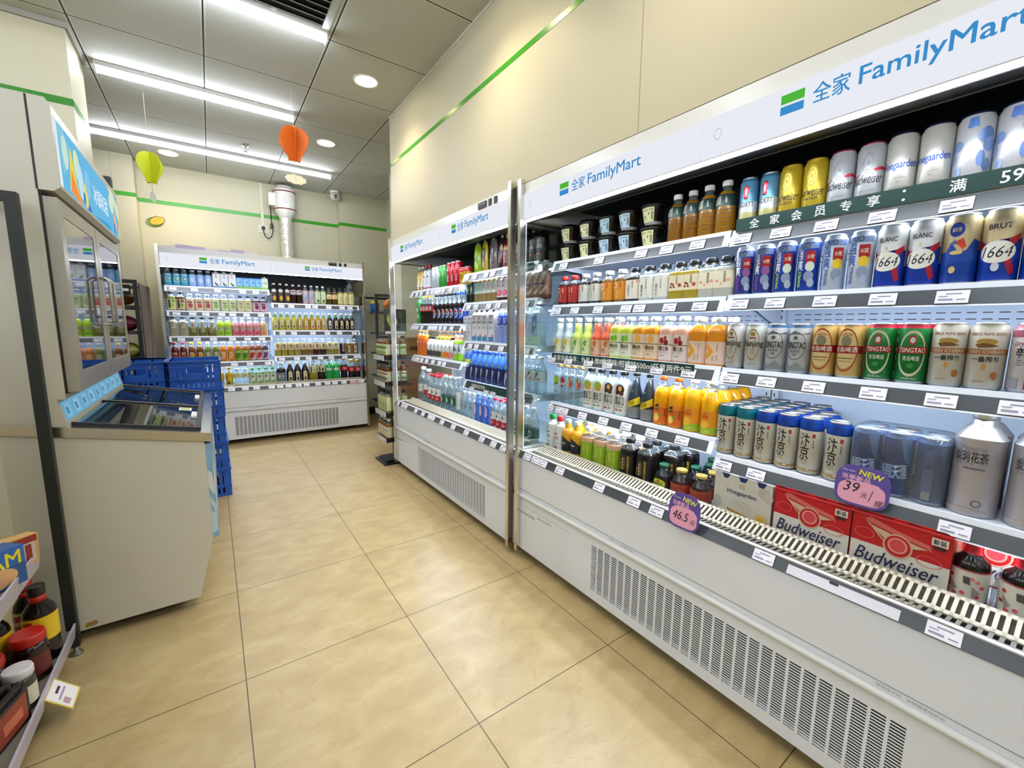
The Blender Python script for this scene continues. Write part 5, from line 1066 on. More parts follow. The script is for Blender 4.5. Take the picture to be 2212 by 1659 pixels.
carton('hoc', 'beer_carton', 'white beer carton with blue notches', .196, .158, .125, 'c8c2b0', [('p', [(-.75, 1.0), (-.42, 1.0), (-.52, .88), (-.66, .88)], '1c2a58'), ('p', [(-.15, 1.0), (.20, 1.0), (.10, .88), (-.06, .88)], '1c2a58'), ('p', [(.48, 1.0), (.82, 1.0), (.72, .88), (.56, .88)], '1c2a58'),
  T_('Hoegaarden', .0, .60, 1.05, .14, 'e4e0d4', b=.07), T_('Hoegaarden', .0, .60, 1.02, .13, '1c2450', b=.03), ('r', -.1, .1, .74, .82, 'b8aa80'), ('e', .75, .78, .2, .10, 'b0aa98'), ('e', .9, .70, .15, .10, 'bcb6a4'), ('e', -.85, .3, .14, .14, 'a8a898'), ('e', -.95, .2, .1, .1, '98988a'), ('p', [(-.5, .22), (1, .06), (1, 0), (-.45, .16)], 'b08c2c'), ('e', .70, .17, .19, .115, 'c8a43c'), ('o', .70, .17, .16, .095, .8, 'e0cc80'), ('r', -.3, .3, .42, .43, '9a9686'), ('r', -.4, .4, .36, .37, '9a9686'), ('r', -.2, .4, .30, .31, '9a9686')], [('r', -1, 1, 0, 1, 'b8b2a0')])
bud = [('r', -1, 1, .0, .45, 'd2cec2'), ('r', -1, 1, 0, .03, '8a1820'), ('r', -1, -.985, 0, 1, '8a1820'), ('p', [(-.72, .86), (-.62, .92), (0, .80), (.60, .72), (.66, .62), (.55, .66), (.0, .72), (-.6, .82)], 'c86058'), ('p', [(-.66, .80), (.0, .70), (.58, .64), (.2, .56), (-.2, .58)], 'c8a88c'), ('p', [(-.72, .86), (-.60, .80), (-.25, .56), (-.35, .60)], 'c8b098'), ('e', .0, .55, .30, .20, 'b4141c'), ('o', .0, .55, .30, .20, .88, 'c8a890'), ('e', .0, .56, .2, .13, 'c84048'), ('o', .0, .56, .2, .13, .8, 'd89080'),
       ('o', -.70, .62, .22, .09, .9, 'd06058'), ('o', .62, .46, .25, .09, .9, 'd06058'), T_('Budweiser', -.02, .26, 1.7, .23, '23284c', sh=.35, b=.012), ('r', .62, .92, .76, .88, 'e4dccc'), T_('新装', .77, .82, .24, .09, '1c1c28', b=.04), ('r', .66, .88, .70, .745, '2c1c20'),
       ('e', -.78, .985, .14, .02, '5a1014'), ('e', -.26, .985, .14, .02, '5a1014'), ('e', .26, .985, .14, .02, '5a1014'), ('e', .78, .985, .14, .02, '5a1014'), ('r', -1, 1, .93, .97, 'd03038')]
carton('bud', 'beer_carton', 'red and white beer carton', .205, .166, .125, 'b4141c', bud, [('r', -1, 1, 0, 1, '8a5a40'), ('r', -1, -.7, 0, 1, '9a2020')])
put(F1, Z, 'hoc', (.695,), 'front row, '+N, d=.175+.0625); put(F1, Z, 'bud', (.487, .279), 'front row, '+N, d=.175+.0625)
put(F1, Z, 'bud', (.12,), 'back row, '+N, d=.40);
K('win', 'glass_beer_bottle', 'bottle', 'dark glass bottle with red-dotted label', 'wine', .036, .162, '120a0a', cap=(.44, .09, '15100e'), fill=.97, lab=(.05, .54, 'd2ccbc'), art=[('r', -3, 3, .05, .07, 'a01c28'), ('r', -3, 3, .52, .54, 'b03038'), ('r', -3, 3, .76, .90, 'b81c28')]+[('e', s, t, .13, .028, c) for s, t, c in ((-.75, .40, 'b82838'), (-.5, .13, 'c04048'), (.55, .38, 'd07070'), (.8, .30, 'c84050'), (-.1, .17, 'c85058'), (.6, .15, 'b82838'), (-.85, .24, 'a82030'), (.25, .42, 'd88080'))]+[('p', [(-.15, .44), (.15, .44), (.22, .32), (-.1, .33)], '4a4640'), ('p', [(-.8, .36), (-.35, .22), (-.6, .16)], '8a8074'), ('p', [(.3, .30), (.75, .22), (.35, .12)], '8a8478')])
put(F1, Z, 'win', (.148, .062), 'front row, '+N, d=.175+.04, jit=False)
for i, y in enumerate((.193, .105, .02)):
    link('shelf_divider', MB().box(-.001, .001, -.05, .10, 0, .07, CLEAR).mesh('divider'), None, (1.30+.23, y, Z), -math.pi/2, label='clear plastic divider by dark bottles, %s of three from far end' % ORD[i], category='divider', group='clear dividers on the near cooler deck')
# ---- middle cooler
def pou(key, desc, c, a, capc='e8e8e8'): K(key, 'drink_pouch', 'pouch', desc, 'pouch', .047, .215, c, art=a, capc=capc)
N = 'middle cooler '
pou('po1', 'lime-green drink pouch', '8cb428', [('e', -.1, .62, .4, .12, 'a8cc40'), ('e', .1, .25, .4, .10, 'b4d860'), ('p', [(-.3, .5), (.3, .6), (.1, .35)], '6a9c20')])
pou('po2', 'yellow and brown drink pouch', 'b8a428', [('e', 0, .52, .45, .26, '4a2c1c'), ('e', .0, .62, .2, .08, 'd8ccb0'), ('p', [(-.4, .2), (.4, .2), (.2, .35), (-.2, .35)], 'b09080')])
pou('po3', 'grey and brown drink pouch', '6a6062', [('e', 0, .5, .45, .26, '3a2826'), ('e', .05, .62, .2, .09, 'd0c8c8'), ('r', -.3, .3, .3, .36, '8a5a4a')])
pou('po4', 'dark brown drink pouch', '2c1014', [('e', .05, .60, .3, .14, 'c8b0a4'), ('e', 0, .4, .4, .2, '4a1c1c'), ('p', [(-.4, .3), (.3, .5), (.3, .42), (-.3, .2)], '8a4a3a')])
K('cos', 'coffee_bottle', 'bottle', 'maroon coffee bottle with yellow cap', 'tea', .032, .205, '6a1428', cap=(.48, .12, 'c8b020'), solid=True, lab=(.04, .66, '6a1024'), art=[('p', [(-3, .66), (3, .66), (3, .58), (0, .52), (-3, .58)], 'd8a048'), T_('COSTA', -.1, .30, .55, .44, 'e8dcd4', b=.05, rot=1.57)][:1]+[T_('COSTA', -.1, .31, 1.9, .075, 'e8dcd4', b=.05, rot=1.57), ('r', .45, .55, .15, .45, 'c89c9c')])
K('cob', 'coffee_bottle', 'bottle', 'black coffee bottle with black lid', 'shl', .033, .195, '14100e', cap=(.60, .14, '18181a'), solid=True, lab=(.06, .66, '221c18'), art=[T_('COSTA', 0, .44, 1.3, .10, 'd8d4cc', b=.04), ('r', -.5, .4, .20, .27, 'b04050'), T_('黑咖啡', 0, .55, .7, .06, 'c8c4bc')])
Z = 1.596
for key, ys in (('po1', (2.60,)), ('po2', (2.505,)), ('po3', (2.40,)), ('po4', (2.297,)), ('cos', (2.21, 2.15)), ('cob', (2.085, 2.015, 1.948, 1.882))): put(F2, Z, key, ys, N+'top shelf', lip=.19)
def tea(key, desc, body, cap, lab, a, R=.029, H=.198, lt=(.30, .66), ex=2.4): K(key, 'tea_drink_bottle', 'bottle', desc, 'shl', R, H, body, ex=ex, cap=(.60, .13, cap), solid=True, lab=(lt[0], lt[1], lab), art=a)
tea('dgr', 'dark green-black bottle, green cap', '0e1a14', '1c3a2c', '17442f', [('e', 0, .48, .35, .08, 'c8d8cc'), ('r', -.4, .4, .36, .38, '8ab09c')])
tea('tat', 'tan drink bottle, pale teal label, green cap', '8a7446', '1c5034', 'a8ccc4', [('e', -.1, .56, .15, .03, '3a4a44'), ('r', -.4, .4, .48, .50, '7a9a94'), ('r', -.4, .4, .42, .44, '7a9a94')])
tea('taw', 'tan drink bottle, white label, green cap', '8a7446', '1c5034', 'd0d4cc', [('e', -.1, .56, .15, .03, '3a3a34'), ('r', -.4, .4, .48, .50, '8a8a84'), ('r', -.4, .4, .42, .44, '8a8a84')])
tea('wpk', 'white bottle with pink fruit, black cap', '3a1c24', '17171a', 'd6d4d4', [('e', -.3, .60, .3, .05, 'b03858'), ('e', .3, .26, .7, .10, 'c84860'), ('e', .3, .27, .5, .07, 'd87888'), ('r', -.2, .1, .44, .50, '3a3a40')], H=.20, lt=(.12, .70))
tea('wgo', 'white bottle with gold pattern, black cap', '5a4a34', '26262a', 'c4c8c4', [('e', 0, .58, .15, .05, '8a4a38'), ('e', -.4, .24, .3, .07, 'c89c3c'), ('e', .3, .22, .35, .07, 'c08c34')], lt=(.12, .70))
K('cof', 'coffee_bottle', 'bottle', 'milky coffee bottle with brown swirl, white cap', 'pet', .034, .205, '6a4634', cap=(.50, .10, 'd8d2c4'), solid=True, lab=(.10, .70, '7a5240'), art=[('p', [(-1.2, .3), (-.4, .5), (.2, .68), (.9, .70), (.4, .5), (-.2, .3)], 'd0c0a4'), ('e', 0, .52, .3, .08, 'c89c50'), ('r', -.6, .6, .36, .41, '2c1c14'), ('p', [(-.8, .12), (.2, .2), (.9, .34), (.9, .26), (.3, .12)], 'c4ac8c')])
Z = 1.401
for key, ys in (('dgr', (2.672, 2.616)), ('tat', (2.56, 2.506)), ('taw', (2.452, 2.396, 2.337)), ('wpk', (2.277, 2.216, 2.155)), ('wgo', (2.09, 2.03)), ('cof', (1.965, 1.90, 1.852))): put(F2, Z, key, ys, N+'second shelf', lip=.19)
K('coco', 'coconut_carton', 'carton', 'white coconut drink carton, black cap', 'brickcap', .0315, .225, 'd4d4d8', D=.063, bt=.80, gable='d4d4d8', cap=(.62, .11, '202024'), art=[('p', [(-.3, .70), (-.15, .78), (.05, .72), (-.1, .64)], '17171a'), T_('椰子水', 0, .58, 1.5, .07, '2c2c34', b=.04), ('r', -.9, .9, .03, .16, '3c80a8'), ('e', .4, .19, .25, .04, 'c04838'), ('r', -.2, .2, .40, .44, '5a5a64')])
K('coc2', 'coconut_carton', 'carton', 'shorter plain white drink carton', 'brickcap', .028, .19, 'd4d4d8', D=.06, bt=.9, gable='d4d4d8', art=[('p', [(-.2, .80), (0, .88), (.2, .80), (0, .74)], '17171a'), T_('椰子水', 0, .66, 1.6, .07, '2c2c34', b=.04), ('r', -.3, .1, .28, .36, '4a4a54')])
K('puls', 'electrolyte_water_bottle', 'bottle', 'clear blue-label drink bottle, white cap', 'pet', .031, .245, '8ea4da', cap=(.50, .08, 'dfe4ee'), fill=.84, lab=(.42, .70, '1c48b4'), art=[T_('宝矿力\n水特', 0, .58, 1.2, .16, 'd8e0f0', b=.03, ld=.9), ('p', [(-1.2, .50), (0, .44), (1.2, .48), (1.2, .45), (0, .42), (-1.2, .46)], 'd8e0f0')])
K('wblu', 'water_bottle', 'bottle', 'clear bottle with slanted blue label', 'sq', .036, .25, 'clear', ex=4, cap=(.42, .07, 'd8e4ec'), art=[('p', [(-.5, .25), (.4, .42), (.4, .68), (-.5, .62)], '2c5ca4'), T_('冰水', -.05, .50, .5, .12, 'c8dcec', b=.03, rot=.2), ('e', -.2, .20, .2, .04, '9aa868'), ('r', -.9, .9, .04, .20, 'b4c8b0')])
Z = 1.139
for key, ys in (('coc2', (2.703, 2.646)), ('coco', (2.573, 2.506, 2.438, 2.358)), ('puls', (2.268, 2.208, 2.147, 2.085)), ('wblu', (1.99, 1.905))): put(F2, Z, key, ys, N+'third shelf', lip=.19)
K('npk', 'electrolyte_drink_bottle', 'bottle', 'royal-blue sports drink bottle, blue cap', 'pet', .033, .215, '3f78d0', cap=(.52, .09, '1440c0'), fill=.90, lab=(.02, .52, '12245e'), art=[T_('JIDKZM', 0, .27, 2.3, .10, 'dce0ea', b=.05, sh=.2, rot=1.25), ('e', .1, .60, .3, .04, '8ab878')])
K('npt', 'electrolyte_drink_bottle', 'bottle', 'tall sports drink bottle with yellow band', 'pet', .035, .247, '3a6ab8', cap=(.46, .08, '1440b4'), fill=.80, lab=(.02, .60, '12245e'), art=[('r', -3, 3, .50, .60, 'd0d050'), T_('大', 0, .55, .3, .08, '1c2c5c', b=.05), T_('JIDKZM', 0, .26, 2.1, .09, 'dce0ea', b=.05, sh=.2, rot=1.25)])
K('sptw', 'sports_water_bottle', 'bottle', 'clear bottle with slanted navy stripe label', 'pet', .036, .215, 'clear', cap=(.44, .08, 'd8e4e0'), lab=(.34, .62, 'cdd2ce'), art=[('p', [(-.8, .36), (.2, .60), (.5, .60), (-.5, .36)], '2c3464'), T_('外星', .1, .55, .6, .08, '2c3048', b=.03, rot=.3), ('e', .5, .42, .2, .03, 'b06858')])
Z = .861
for key, ys in (('npt', (2.70,)), ('npk', (2.622, 2.553, 2.483, 2.412, 2.340, 2.265, 2.190)), ('sptw', (2.105, 2.03, 1.955, 1.88))): put(F2, Z, key, ys, N+'fourth shelf', lip=.19)
def small(key, desc, body, cap, lab, a, R=.031, H=.205, sh='pet', lt=(.10, .62), name='soft_drink_bottle', cr=.48, fill=.8, **kw): K(key, name, 'bottle', desc, sh, R, H, body, cap=(cr, .10, cap), lab=(lt[0], lt[1], lab), art=a, fill=fill, **kw)
small('jyw', 'white and yellow drink bottle, clear cap', 'c8a050', 'd8dce0', 'd4c8a4', [('p', [(-.8, .1), (.2, .6), (.8, .6), (-.1, .1)], 'd4b048'), ('r', -3, 3, .10, .18, '5a2434'), ('p', [(.1, .1), (.5, .5), (.7, .1)], 'e4e0d8')])
small('wrc', 'white drink bottle, crimson cap', 'd4d8dc', 'a82040', 'd4d8dc', [('p', [(-.5, .52), (.3, .60), (.5, .50)], '6a2c34'), T_('乳酸', 0, .34, .3, .2, '5a4a50', ld=.9), ('r', -3, 3, .08, .12, 'a83048')], lt=(.06, .72))
cans('gre', 'silver-white slim can', .030, .172, 'c4ccce', art=[('r', -.1, .1, .3, .7, '8a9494')]); cans('grn', 'bright green slim can', .028, .172, '2c9a3c', art=[('e', 0, .6, .5, .12, 'b8dca8'), T_('7', 0, .6, .3, .15, '1c7a30', b=.05)])
cans('rdc', 'red slim can with white lettering', .031, .178, 'b8182c', art=[T_('可口\n可乐', 0, .35, .9, .28, 'e4dcd8', b=.06, ld=.9), T_('Cola', 0, .72, .9, .12, 'e0d4d0', b=.03, sh=.2)])
cans('ylc', 'yellow can with red top', .031, .125, 'd0a81c', bands=[(.72, 'd4ac20'), (.92, 'b02420')], top='8a1c1c', art=[('e', 0, .48, .45, .16, '5a4414'), ('e', 0, .46, .25, .09, 'c8a030')])
Z = 1.531
for key, ys in (('jyw', (3.515, 3.452)), ('wrc', (3.385, 3.315)), ('gre', (3.215, 3.15)), ('grn', (3.085, 3.025)), ('rdc', (2.95, 2.882, 2.812)), ('ylc', (2.744, 2.678))): put(F2, Z, key, ys, N+'top shelf', lip=.175)
small('spr', 'green lemonade bottle', '1f9a44', '1c8a3c', '2ca050', [T_('雪碧', 0, .5, .9, .12, 'e0f0e0', b=.05), ('e', .1, .28, .4, .1, 'c8e8c8')], .034, .24, 'cola', (.34, .62))
small('cok', 'cola bottle, yellow cap, red label', '1c0a08', 'c8a828', 'b01824', [T_('可口可乐', 0, .52, 1.5, .13, 'e8dcd8', b=.04)], .031, .247, 'cola', (.42, .60), fill=.68)
def pep(key, desc, cap, lab, body): small(key, desc, body, cap, lab, [('e', 0, .34, .72, .14, 'd8d8dc'), ('p', [(-.6, .38), (0, .47), (.6, .38), (.3, .36), (-.3, .38)], 'b82438'), T_('PEPSI', 0, .345, .95, .06, '15151c', b=.05), ('p', [(-.6, .31), (-.2, .30), (.3, .32), (.6, .31), (0, .21)], '2048a0')], .033, .24, 'pet', (.16, .50), fill=.66)
pep('pek', 'black cola bottle with round badge, black cap', '17171a', '101014', '120a0a'); pep('peb', 'blue cola bottle with round badge, blue cap', '2048b0', '1840a0', '1c1010')
Z = 1.256
for key, ys in (('spr', (3.535,)), ('cok', (3.463, 3.405, 3.346, 3.286)), ('pek', (3.20, 3.115, 3.04, 2.972, 2.905)), ('peb', (2.83, 2.755))): put(F2, Z, key, ys, N+'second shelf', lip=.175)
put(F2, Z, 'peb', (2.70, 2.66), N+'second shelf back row', d=.32)
small('fan', 'orange soda bottle, orange cap', 'e0761c', 'd8883c', 'd8601c', [T_('芬达', 0, .52, .9, .11, 'e8d8c0', b=.04), ('p', [(-.3, .38), (.3, .45), (.2, .2), (-.2, .2)], 'e8a070')], .033, .225, 'cola', (.30, .62))
def slim(key, desc, top, bot, cap): small(key, desc, 'd0d2d0', cap, 'd2d4d2', [T_('O', -.1, .58, .8, .13, '1c1c20', b=.03, sh=.2), ('p', [(-1.4, .06), (1.4, .06), (1.4, .36), (-.2, .22), (-1.4, .40)], bot), ('e', .3, .30, .4, .06, bot)], .032, .168, 'tea', (.06, .80), solid=True)
slim('sl1', 'slim white bottle with plum base', 'd0d2d0', '4a3444', '17171a'); slim('sl2', 'slim white bottle with panda-dark dots', 'd0d2d0', '3a4434', '8ab83c'); slim('sl3', 'slim white bottle with orange base', 'd0d2d0', 'd88428', 'c8b430'); slim('sl4', 'slim white bottle with pink base', 'd0d2d0', 'd0788c', '17171a')
small('lfa', 'lime soda bottle with navy lettering', '8cc024', 'd8dcd8', 'cfd4d8', [('p', [(-1.4, .06), (1.4, .06), (1.4, .30), (-1.4, .22)], '8cc430'), T_('芬达', 0, .45, 1.0, .2, '24305c', b=.05, rot=.5)], .033, .19, 'pet', (.06, .66))
Z = .986
for key, ys in (('fan', (3.54, 3.475, 3.41)), ('sl1', (3.335, 3.268)), ('sl2', (3.20, 3.13)), ('sl3', (3.062, 2.995)), ('sl4', (2.928,)), ('lfa', (2.855, 2.780))): put(F2, Z, key, ys, N+'third shelf', lip=.175)
put(F2, Z, 'fan', (3.36, 3.29, 3.22, 3.15, 3.08, 3.01), N+'third shelf back row', d=.34)
def wat(key, desc, cap, lab, a, R, H, lt, sh='pet', body='clear', **kw): K(key, 'water_bottle', 'bottle', desc, sh, R, H, body, cap=(.44, .08, cap), lab=(lt[0], lt[1], lab), art=a, **kw)
mt = [('p', [(-.4, .42), (-.1, .56), (.0, .48), (.1, .50), (.3, .42)], '20302c')]
wat('wbig', 'large clear water bottle, white label', 'd8dce0', 'd4d4d0', [T_('水', 0, .42, .4, .12, '2c2c2c', b=.03)], .052, .30, (.30, .52), handle='d0d8dc')
wat('wbir', 'large clear water bottle, red and white label', 'd8dce0', 'd8d8d4', [('p', [(-.2, .46), (0, .54), (.2, .46)], '20302c'), ('r', -3, 3, .26, .40, 'b01c28'), T_('山泉', 0, .33, .6, .07, 'e8dcd8', b=.03)], .054, .29, (.26, .56))
wat('wred', 'clear water bottle, red cap, red-white label', 'c41c30', 'd8d8d4', mt+[('r', -3, 3, .20, .36, 'b81c2c'), T_('农夫山泉', 0, .28, 1.0, .07, 'e8dcd8', b=.03)], .037, .262, (.20, .58))
wat('wgrn', 'clear water bottle with dark green label', 'd4e0dc', '14563a', [('o', 0, .32, .4, .08, .6, 'd0e0d8'), T_('怡宝', 0, .32, .6, .07, 'd0e0d8', b=.03)], .042, .275, (.22, .42), handle='1c5c40')
wat('wlab', 'clear water bottle with tall white label', 'd8dce0', 'd0d4d2', [T_('苏\n打\n水', 0, .36, .5, .3, '2c3030', b=.05, ld=.85)], .036, .285, (.16, .62))
wat('wten', 'clear ribbed water bottle with dark print', 'c8d0d4', 'b4c4cc', [T_('10', 0, .46, .75, .16, '1c2834', b=.02), ('r', -.5, .3, .60, .62, '3a4a54')], .033, .192, (.30, .62)); KIND['wten']['lab'] = None
wat('wfuj', 'blue-tinted water bottle with pink oval', '6f8fd8', '6a8ad8', [('e', 0, .46, .42, .20, 'd8c8dc'), ('o', 0, .46, .42, .20, .82, 'c07890'), T_('水', 0, .47, .3, .14, 'd05878', b=.03)], .034, .20, (.24, .68), body='blue'); KIND['wfuj']['lab'] = None
wat('wrs', 'small clear water bottle, red cap, red-white label', 'c41c30', 'd8d8d4', mt+[('r', -3, 3, .10, .32, 'b81c2c'), T_('农夫山泉', 0, .21, 1.1, .08, 'e8dcd8', b=.03)], .031, .20, (.10, .56), sh='tea')
wat('wgs', 'small clear water bottle with dark green label', 'dce4e4', '14563a', [('o', 0, .25, .4, .10, .6, 'd0e0d8')], .033, .20, (.12, .38), sh='tea')
Z = .582; NL = N+'bottom deck'
for key, ys in (('wbig', (3.50,)), ('wbir', (3.395,)), ('wred', (3.305, 3.225, 3.140)), ('wgrn', (3.045, 2.957, 2.868)), ('wlab', (2.79,)), ('wten', (2.72, 2.652, 2.585)), ('wfuj', (2.515, 2.445, 2.373)), ('wrs', (2.30, 2.237, 2.172)), ('wgs', (2.105, 2.035, 1.965, 1.895))):
    put(F2, Z, key, ys, NL, d=.18+KIND[key]['R'])
put(F2, Z, 'wred', (3.34, 3.26, 3.18, 3.10), NL+' back row', d=.30); put(F2, Z, 'wrs', (2.27, 2.205, 2.14, 2.075), NL+' back row', d=.27)

# ---- back-wall cooler
N = 'back cooler '; L_, R_ = ' shelf', ' shelf'
def jb(key, desc, body, cap, lab, a, R=.032, H=.165, sh='sq', lt=(.06, .62), ex=4, fill=.74, name='juice_drink_bottle', cr=.58, ch=.11, solid=False): K(key, name, 'bottle', desc, sh, R, H, body, cap=(cr, ch, cap), lab=(lt[0], lt[1], lab) if lab else None, art=a, ex=ex, fill=fill, solid=solid)
jb('tea1', 'clear bottle with teal picture label', '4a7c9c', '7aa0b8', '2f86a4', [('r', -.6, .6, .22, .52, '58b0c8'), ('p', [(-.5, .46), (.1, .50), (.5, .32), (-.1, .28)], '7a7044'), ('p', [(-.2, .44), (.2, .44), (.4, .34)], 'd8d8c8')])
jb('bwa', 'pale-blue rounded drink bottle', '86a8d8', 'a8bce0', '8cacdc', [('e', 0, .40, .5, .14, 'b4c8ec'), ('e', .1, .12, .06, .02, '1c2438')], sh='shl', ex=2, lt=(.04, .70))
K('cwc', 'coconut_carton', 'carton', 'white carton with green coconut picture', 'brickcap', .032, .165, 'd2d6d8', D=.064, bt=.86, gable='d2d6d8', cap=(.42, .10, 'e0e0e0'), art=[('r', -.98, .98, .02, .10, '3070b0'), ('p', [(-.6, .38), (0, .30), (.6, .16), (.3, .12), (-.3, .18)], '3f5c34'), ('r', -.4, .3, .62, .68, '8a9098'), ('r', -.15, .15, .74, .80, 'b03040')])
K('btc', 'drink_carton', 'carton', 'blue tetra carton with green base', 'brickcap', .0275, .135, '6aa8d8', D=.055, bt=.84, gable='2c60b0', art=[('p', [(-.95, .02), (.95, .02), (.95, .18), (-.95, .24)], '7cac48'), ('e', -.1, .5, .5, .14, 'a8d0ec'), ('p', [(-.5, .5), (.2, .62), (.6, .5), (.1, .44)], '2c70b4')])
K('hun', 'drink_carton', 'carton', 'white and green carton with ring lettering', 'brickcap', .029, .14, 'cfd8cc', D=.058, bt=.86, gable='dce0dc', cap=(.42, .10, 'e4e4e0'), art=[('r', -.98, .98, .02, .18, '9cc860'), T_('100', 0, .52, 1.5, .18, '5a6a54', b=.02), ('r', -.98, .98, .26, .3, 'b4d088')])
Z = 1.601
for key, xs in (('tea1', (-.309, -.244, -.180)), ('bwa', (-.115, -.052, .012)), ('cwc', (.080, .148, .216)), ('btc', (.278, .336, .393, .450)), ('hun', (.496, .528))):
    put(F3, Z, key, xs if key != 'hun' else (.508,), N+'top'+L_, lip=.19)
KIND['hun']['R'] = .0275
def lb(key, desc, body, cap, lab, hue, zh='', H=.17, R=.0345): jb(key, desc, body, cap, lab, [('r', -.75, .75, .16, .56, lab), ('e', .1, .32, .5, .14, hue), ('r', -.5, .5, .49, .56, hue)]+([T_(zh, 0, .5, .8, .07, '2c2418', b=.03)] if zh else []), R=R, H=H)
jb('bkt', 'square tea bottle, green-cream label, dark cap', '7a7a14', '2c1c10', 'c8c894', [('r', -.55, -.2, .14, .58, '1c1c14'), ('r', .1, .7, .44, .58, '6a9c28'), ('e', .2, .30, .4, .10, '9cb848')], R=.037, H=.185)
jb('bkb', 'square tea bottle, brown-cream label, dark cap', '5a3410', '2c1c10', 'c8b890', [('r', -.55, -.2, .14, .58, '1c1c14'), ('r', .1, .7, .44, .58, '7a4a28'), ('e', .2, .30, .4, .10, '8a9c48')], R=.037, H=.185)
lb('rlb', 'pale bottle with red picture label', 'c8b490', 'dcdcd4', 'd8c4a8', 'b8484c', '苹果'); lb('glb', 'pale bottle with green-white label', 'b4b884', 'dcdcd4', 'c8d0b0', '8cae60', '青梅')
lb('cbk', 'pale tea bottle, cream label, black cap', 'a8a474', '1c1c18', 'cccaa8', 'b0b078', '茉莉'); lb('pbk', 'plum drink bottle, pink label, black cap', '3c1828', '1c1418', 'c8a4b0', '6a2448', '桑葚')
Z = 1.363
for key, xs in (('bkt', (-.300,)), ('bkb', (-.224,)), ('rlb', (-.150, -.080, -.010)), ('glb', (.062, .132, .202)), ('cbk', (.274, .344)), ('pbk', (.414, .484))): put(F3, Z, key, xs, N+'second'+L_, lip=.19)
jb('mlk', 'milky square bottle, white tag label, black cap', 'aca98a', '17170f', None, [('r', -.35, .40, .42, .80, 'd8d6c8'), T_('薏\n米', -.1, .62, .34, .28, '1c1c18', b=.05, ld=.9)], R=.037, H=.195, fill=.8)
jb('olv', 'olive square bottle, white tag label, black cap', '6a6420', '17170f', None, [('r', -.40, .45, .40, .80, 'd2cdb4'), T_('大\n麦', -.1, .60, .36, .30, '1c1c18', b=.05, ld=.9), ('e', .1, .76, .25, .03, 'b06a34')], R=.037, H=.195, fill=.5)
def sof(key, desc, c, lab, hue): jb(key, desc, c, 'd8dcd4', lab, [('r', -.9, .9, .36, .46, 'e0dcd0'), T_('果汁水', 0, .41, 1.3, .07, '1c1c1c', b=.04), ('e', .1, .16, .5, .06, hue)], R=.032, H=.192, sh='pet', ex=2.4, lt=(.05, .50), fill=.84, cr=.46, ch=.09)
sof('lms', 'lime-yellow juice bottle', 'b8d834', 'a8cc38', '4c9c28'); sof('pnk', 'pink juice bottle', 'e0a0a4', 'd87888', 'a02c40'); sof('pch', 'peach juice bottle', 'd8b488', 'd8a06c', 'c07038')
Z = 1.111
for key, xs in (('mlk', (-.300, -.222)), ('olv', (-.145, -.068, .008)), ('lms', (.082, .148)), ('pnk', (.214, .278, .342, .406)), ('pch', (.470, .508))): put(F3, Z, key, xs[:1] if key == 'pch' else xs, N+'third'+L_, lip=.19)
def it(key, desc, c, cap, lab, hue, lt=(.06, .56), H=.205): jb(key, desc, c, cap, lab, [('p', [(-.9, lt[0]+.04), (.3, lt[0]+.10), (.9, lt[1]-.14), (-.4, lt[1]-.06)], hue), ('r', -.5, .5, lt[1]-.12, lt[1]-.06, 'd8ccb0')], R=.031, H=H, sh='pet', ex=2, lt=lt, fill=.80, cr=.48, ch=.10, name='iced_tea_bottle')
it('rtb', 'red iced tea bottle, red cap', '5a1814', 'b01c28', '6a2420', 'a04038'); it('ytb', 'amber iced tea bottle, yellow cap', '6a3c08', 'd8c020', '7a3c10', 'd0a020'); it('gtb', 'grey-green iced tea bottle, white cap', '6c7038', 'd8dcd8', '767a44', 'b4b890'); it('otb', 'orange iced tea bottle, white cap', 'c8701c', 'd8d4d0', 'cc7820', 'e0b070')
it('ltb', 'tea bottle with lime label, white cap', '9a5c14', 'd8dcd8', '8cb41c', '4c7c14'); it('rwb', 'tea bottle with red-white label', '7a4424', 'd8d4d8', 'd8c0bc', 'b82c34'); it('pwb', 'tea bottle with purple-white label', '4a2c34', 'd8d4d8', 'c8c0cc', '6a4480')
Z = .846
for key, xs in (('rtb', (-.306, -.240)), ('ytb', (-.172, -.106)), ('gtb', (-.040, .026)), ('otb', (.092, .158)), ('ltb', (.222, .287)), ('rwb', (.350, .412)), ('pwb', (.474, .511))): put(F3, Z, key, xs[:1] if key == 'pwb' else xs, N+'fourth'+L_, lip=.19)
jb('dmg', 'dark bottle with gold picture label, white cap', '1c1410', 'd8d8d4', '3a3028', [('r', -.6, .6, .56, .68, 'c8c4bc'), ('e', .1, .26, .5, .12, 'c8982c')], R=.031, H=.215, sh='pet', ex=2.6, lt=(.08, .70), cr=.46, ch=.08, fill=.9)
jb('dpl', 'dark plum drink bottle, pink-grey label', '2c1210', 'd8d8d4', 'b0a4a4', [('r', -.5, .5, .60, .68, '4a2c30')], R=.031, H=.21, sh='pet', ex=2.6, lt=(.48, .72), cr=.46, ch=.08, fill=.9)
jb('pbl', 'pink and blue patterned drink bottle', 'b08c90', 'd8d0d0', 'b0a0ac', [('p', [(-.9, .1), (.4, .3), (.9, .6), (-.3, .4)], '7f98c0'), ('e', 0, .2, .4, .08, 'c88c88')], R=.031, H=.21, sh='pet', ex=2.6, lt=(.06, .70), cr=.46, ch=.08)
jb('gwb', 'green-white striped drink bottle', '8a9c5c', 'd8dcd8', 'a4b884', [('r', -.6, -.2, .1, .66, 'd0d8c0'), ('r', .2, .6, .1, .66, 'd0d8c0'), ('e', 0, .2, .4, .08, '4c5c2c')], R=.031, H=.21, sh='pet', ex=2.6, lt=(.06, .70), cr=.46, ch=.08)
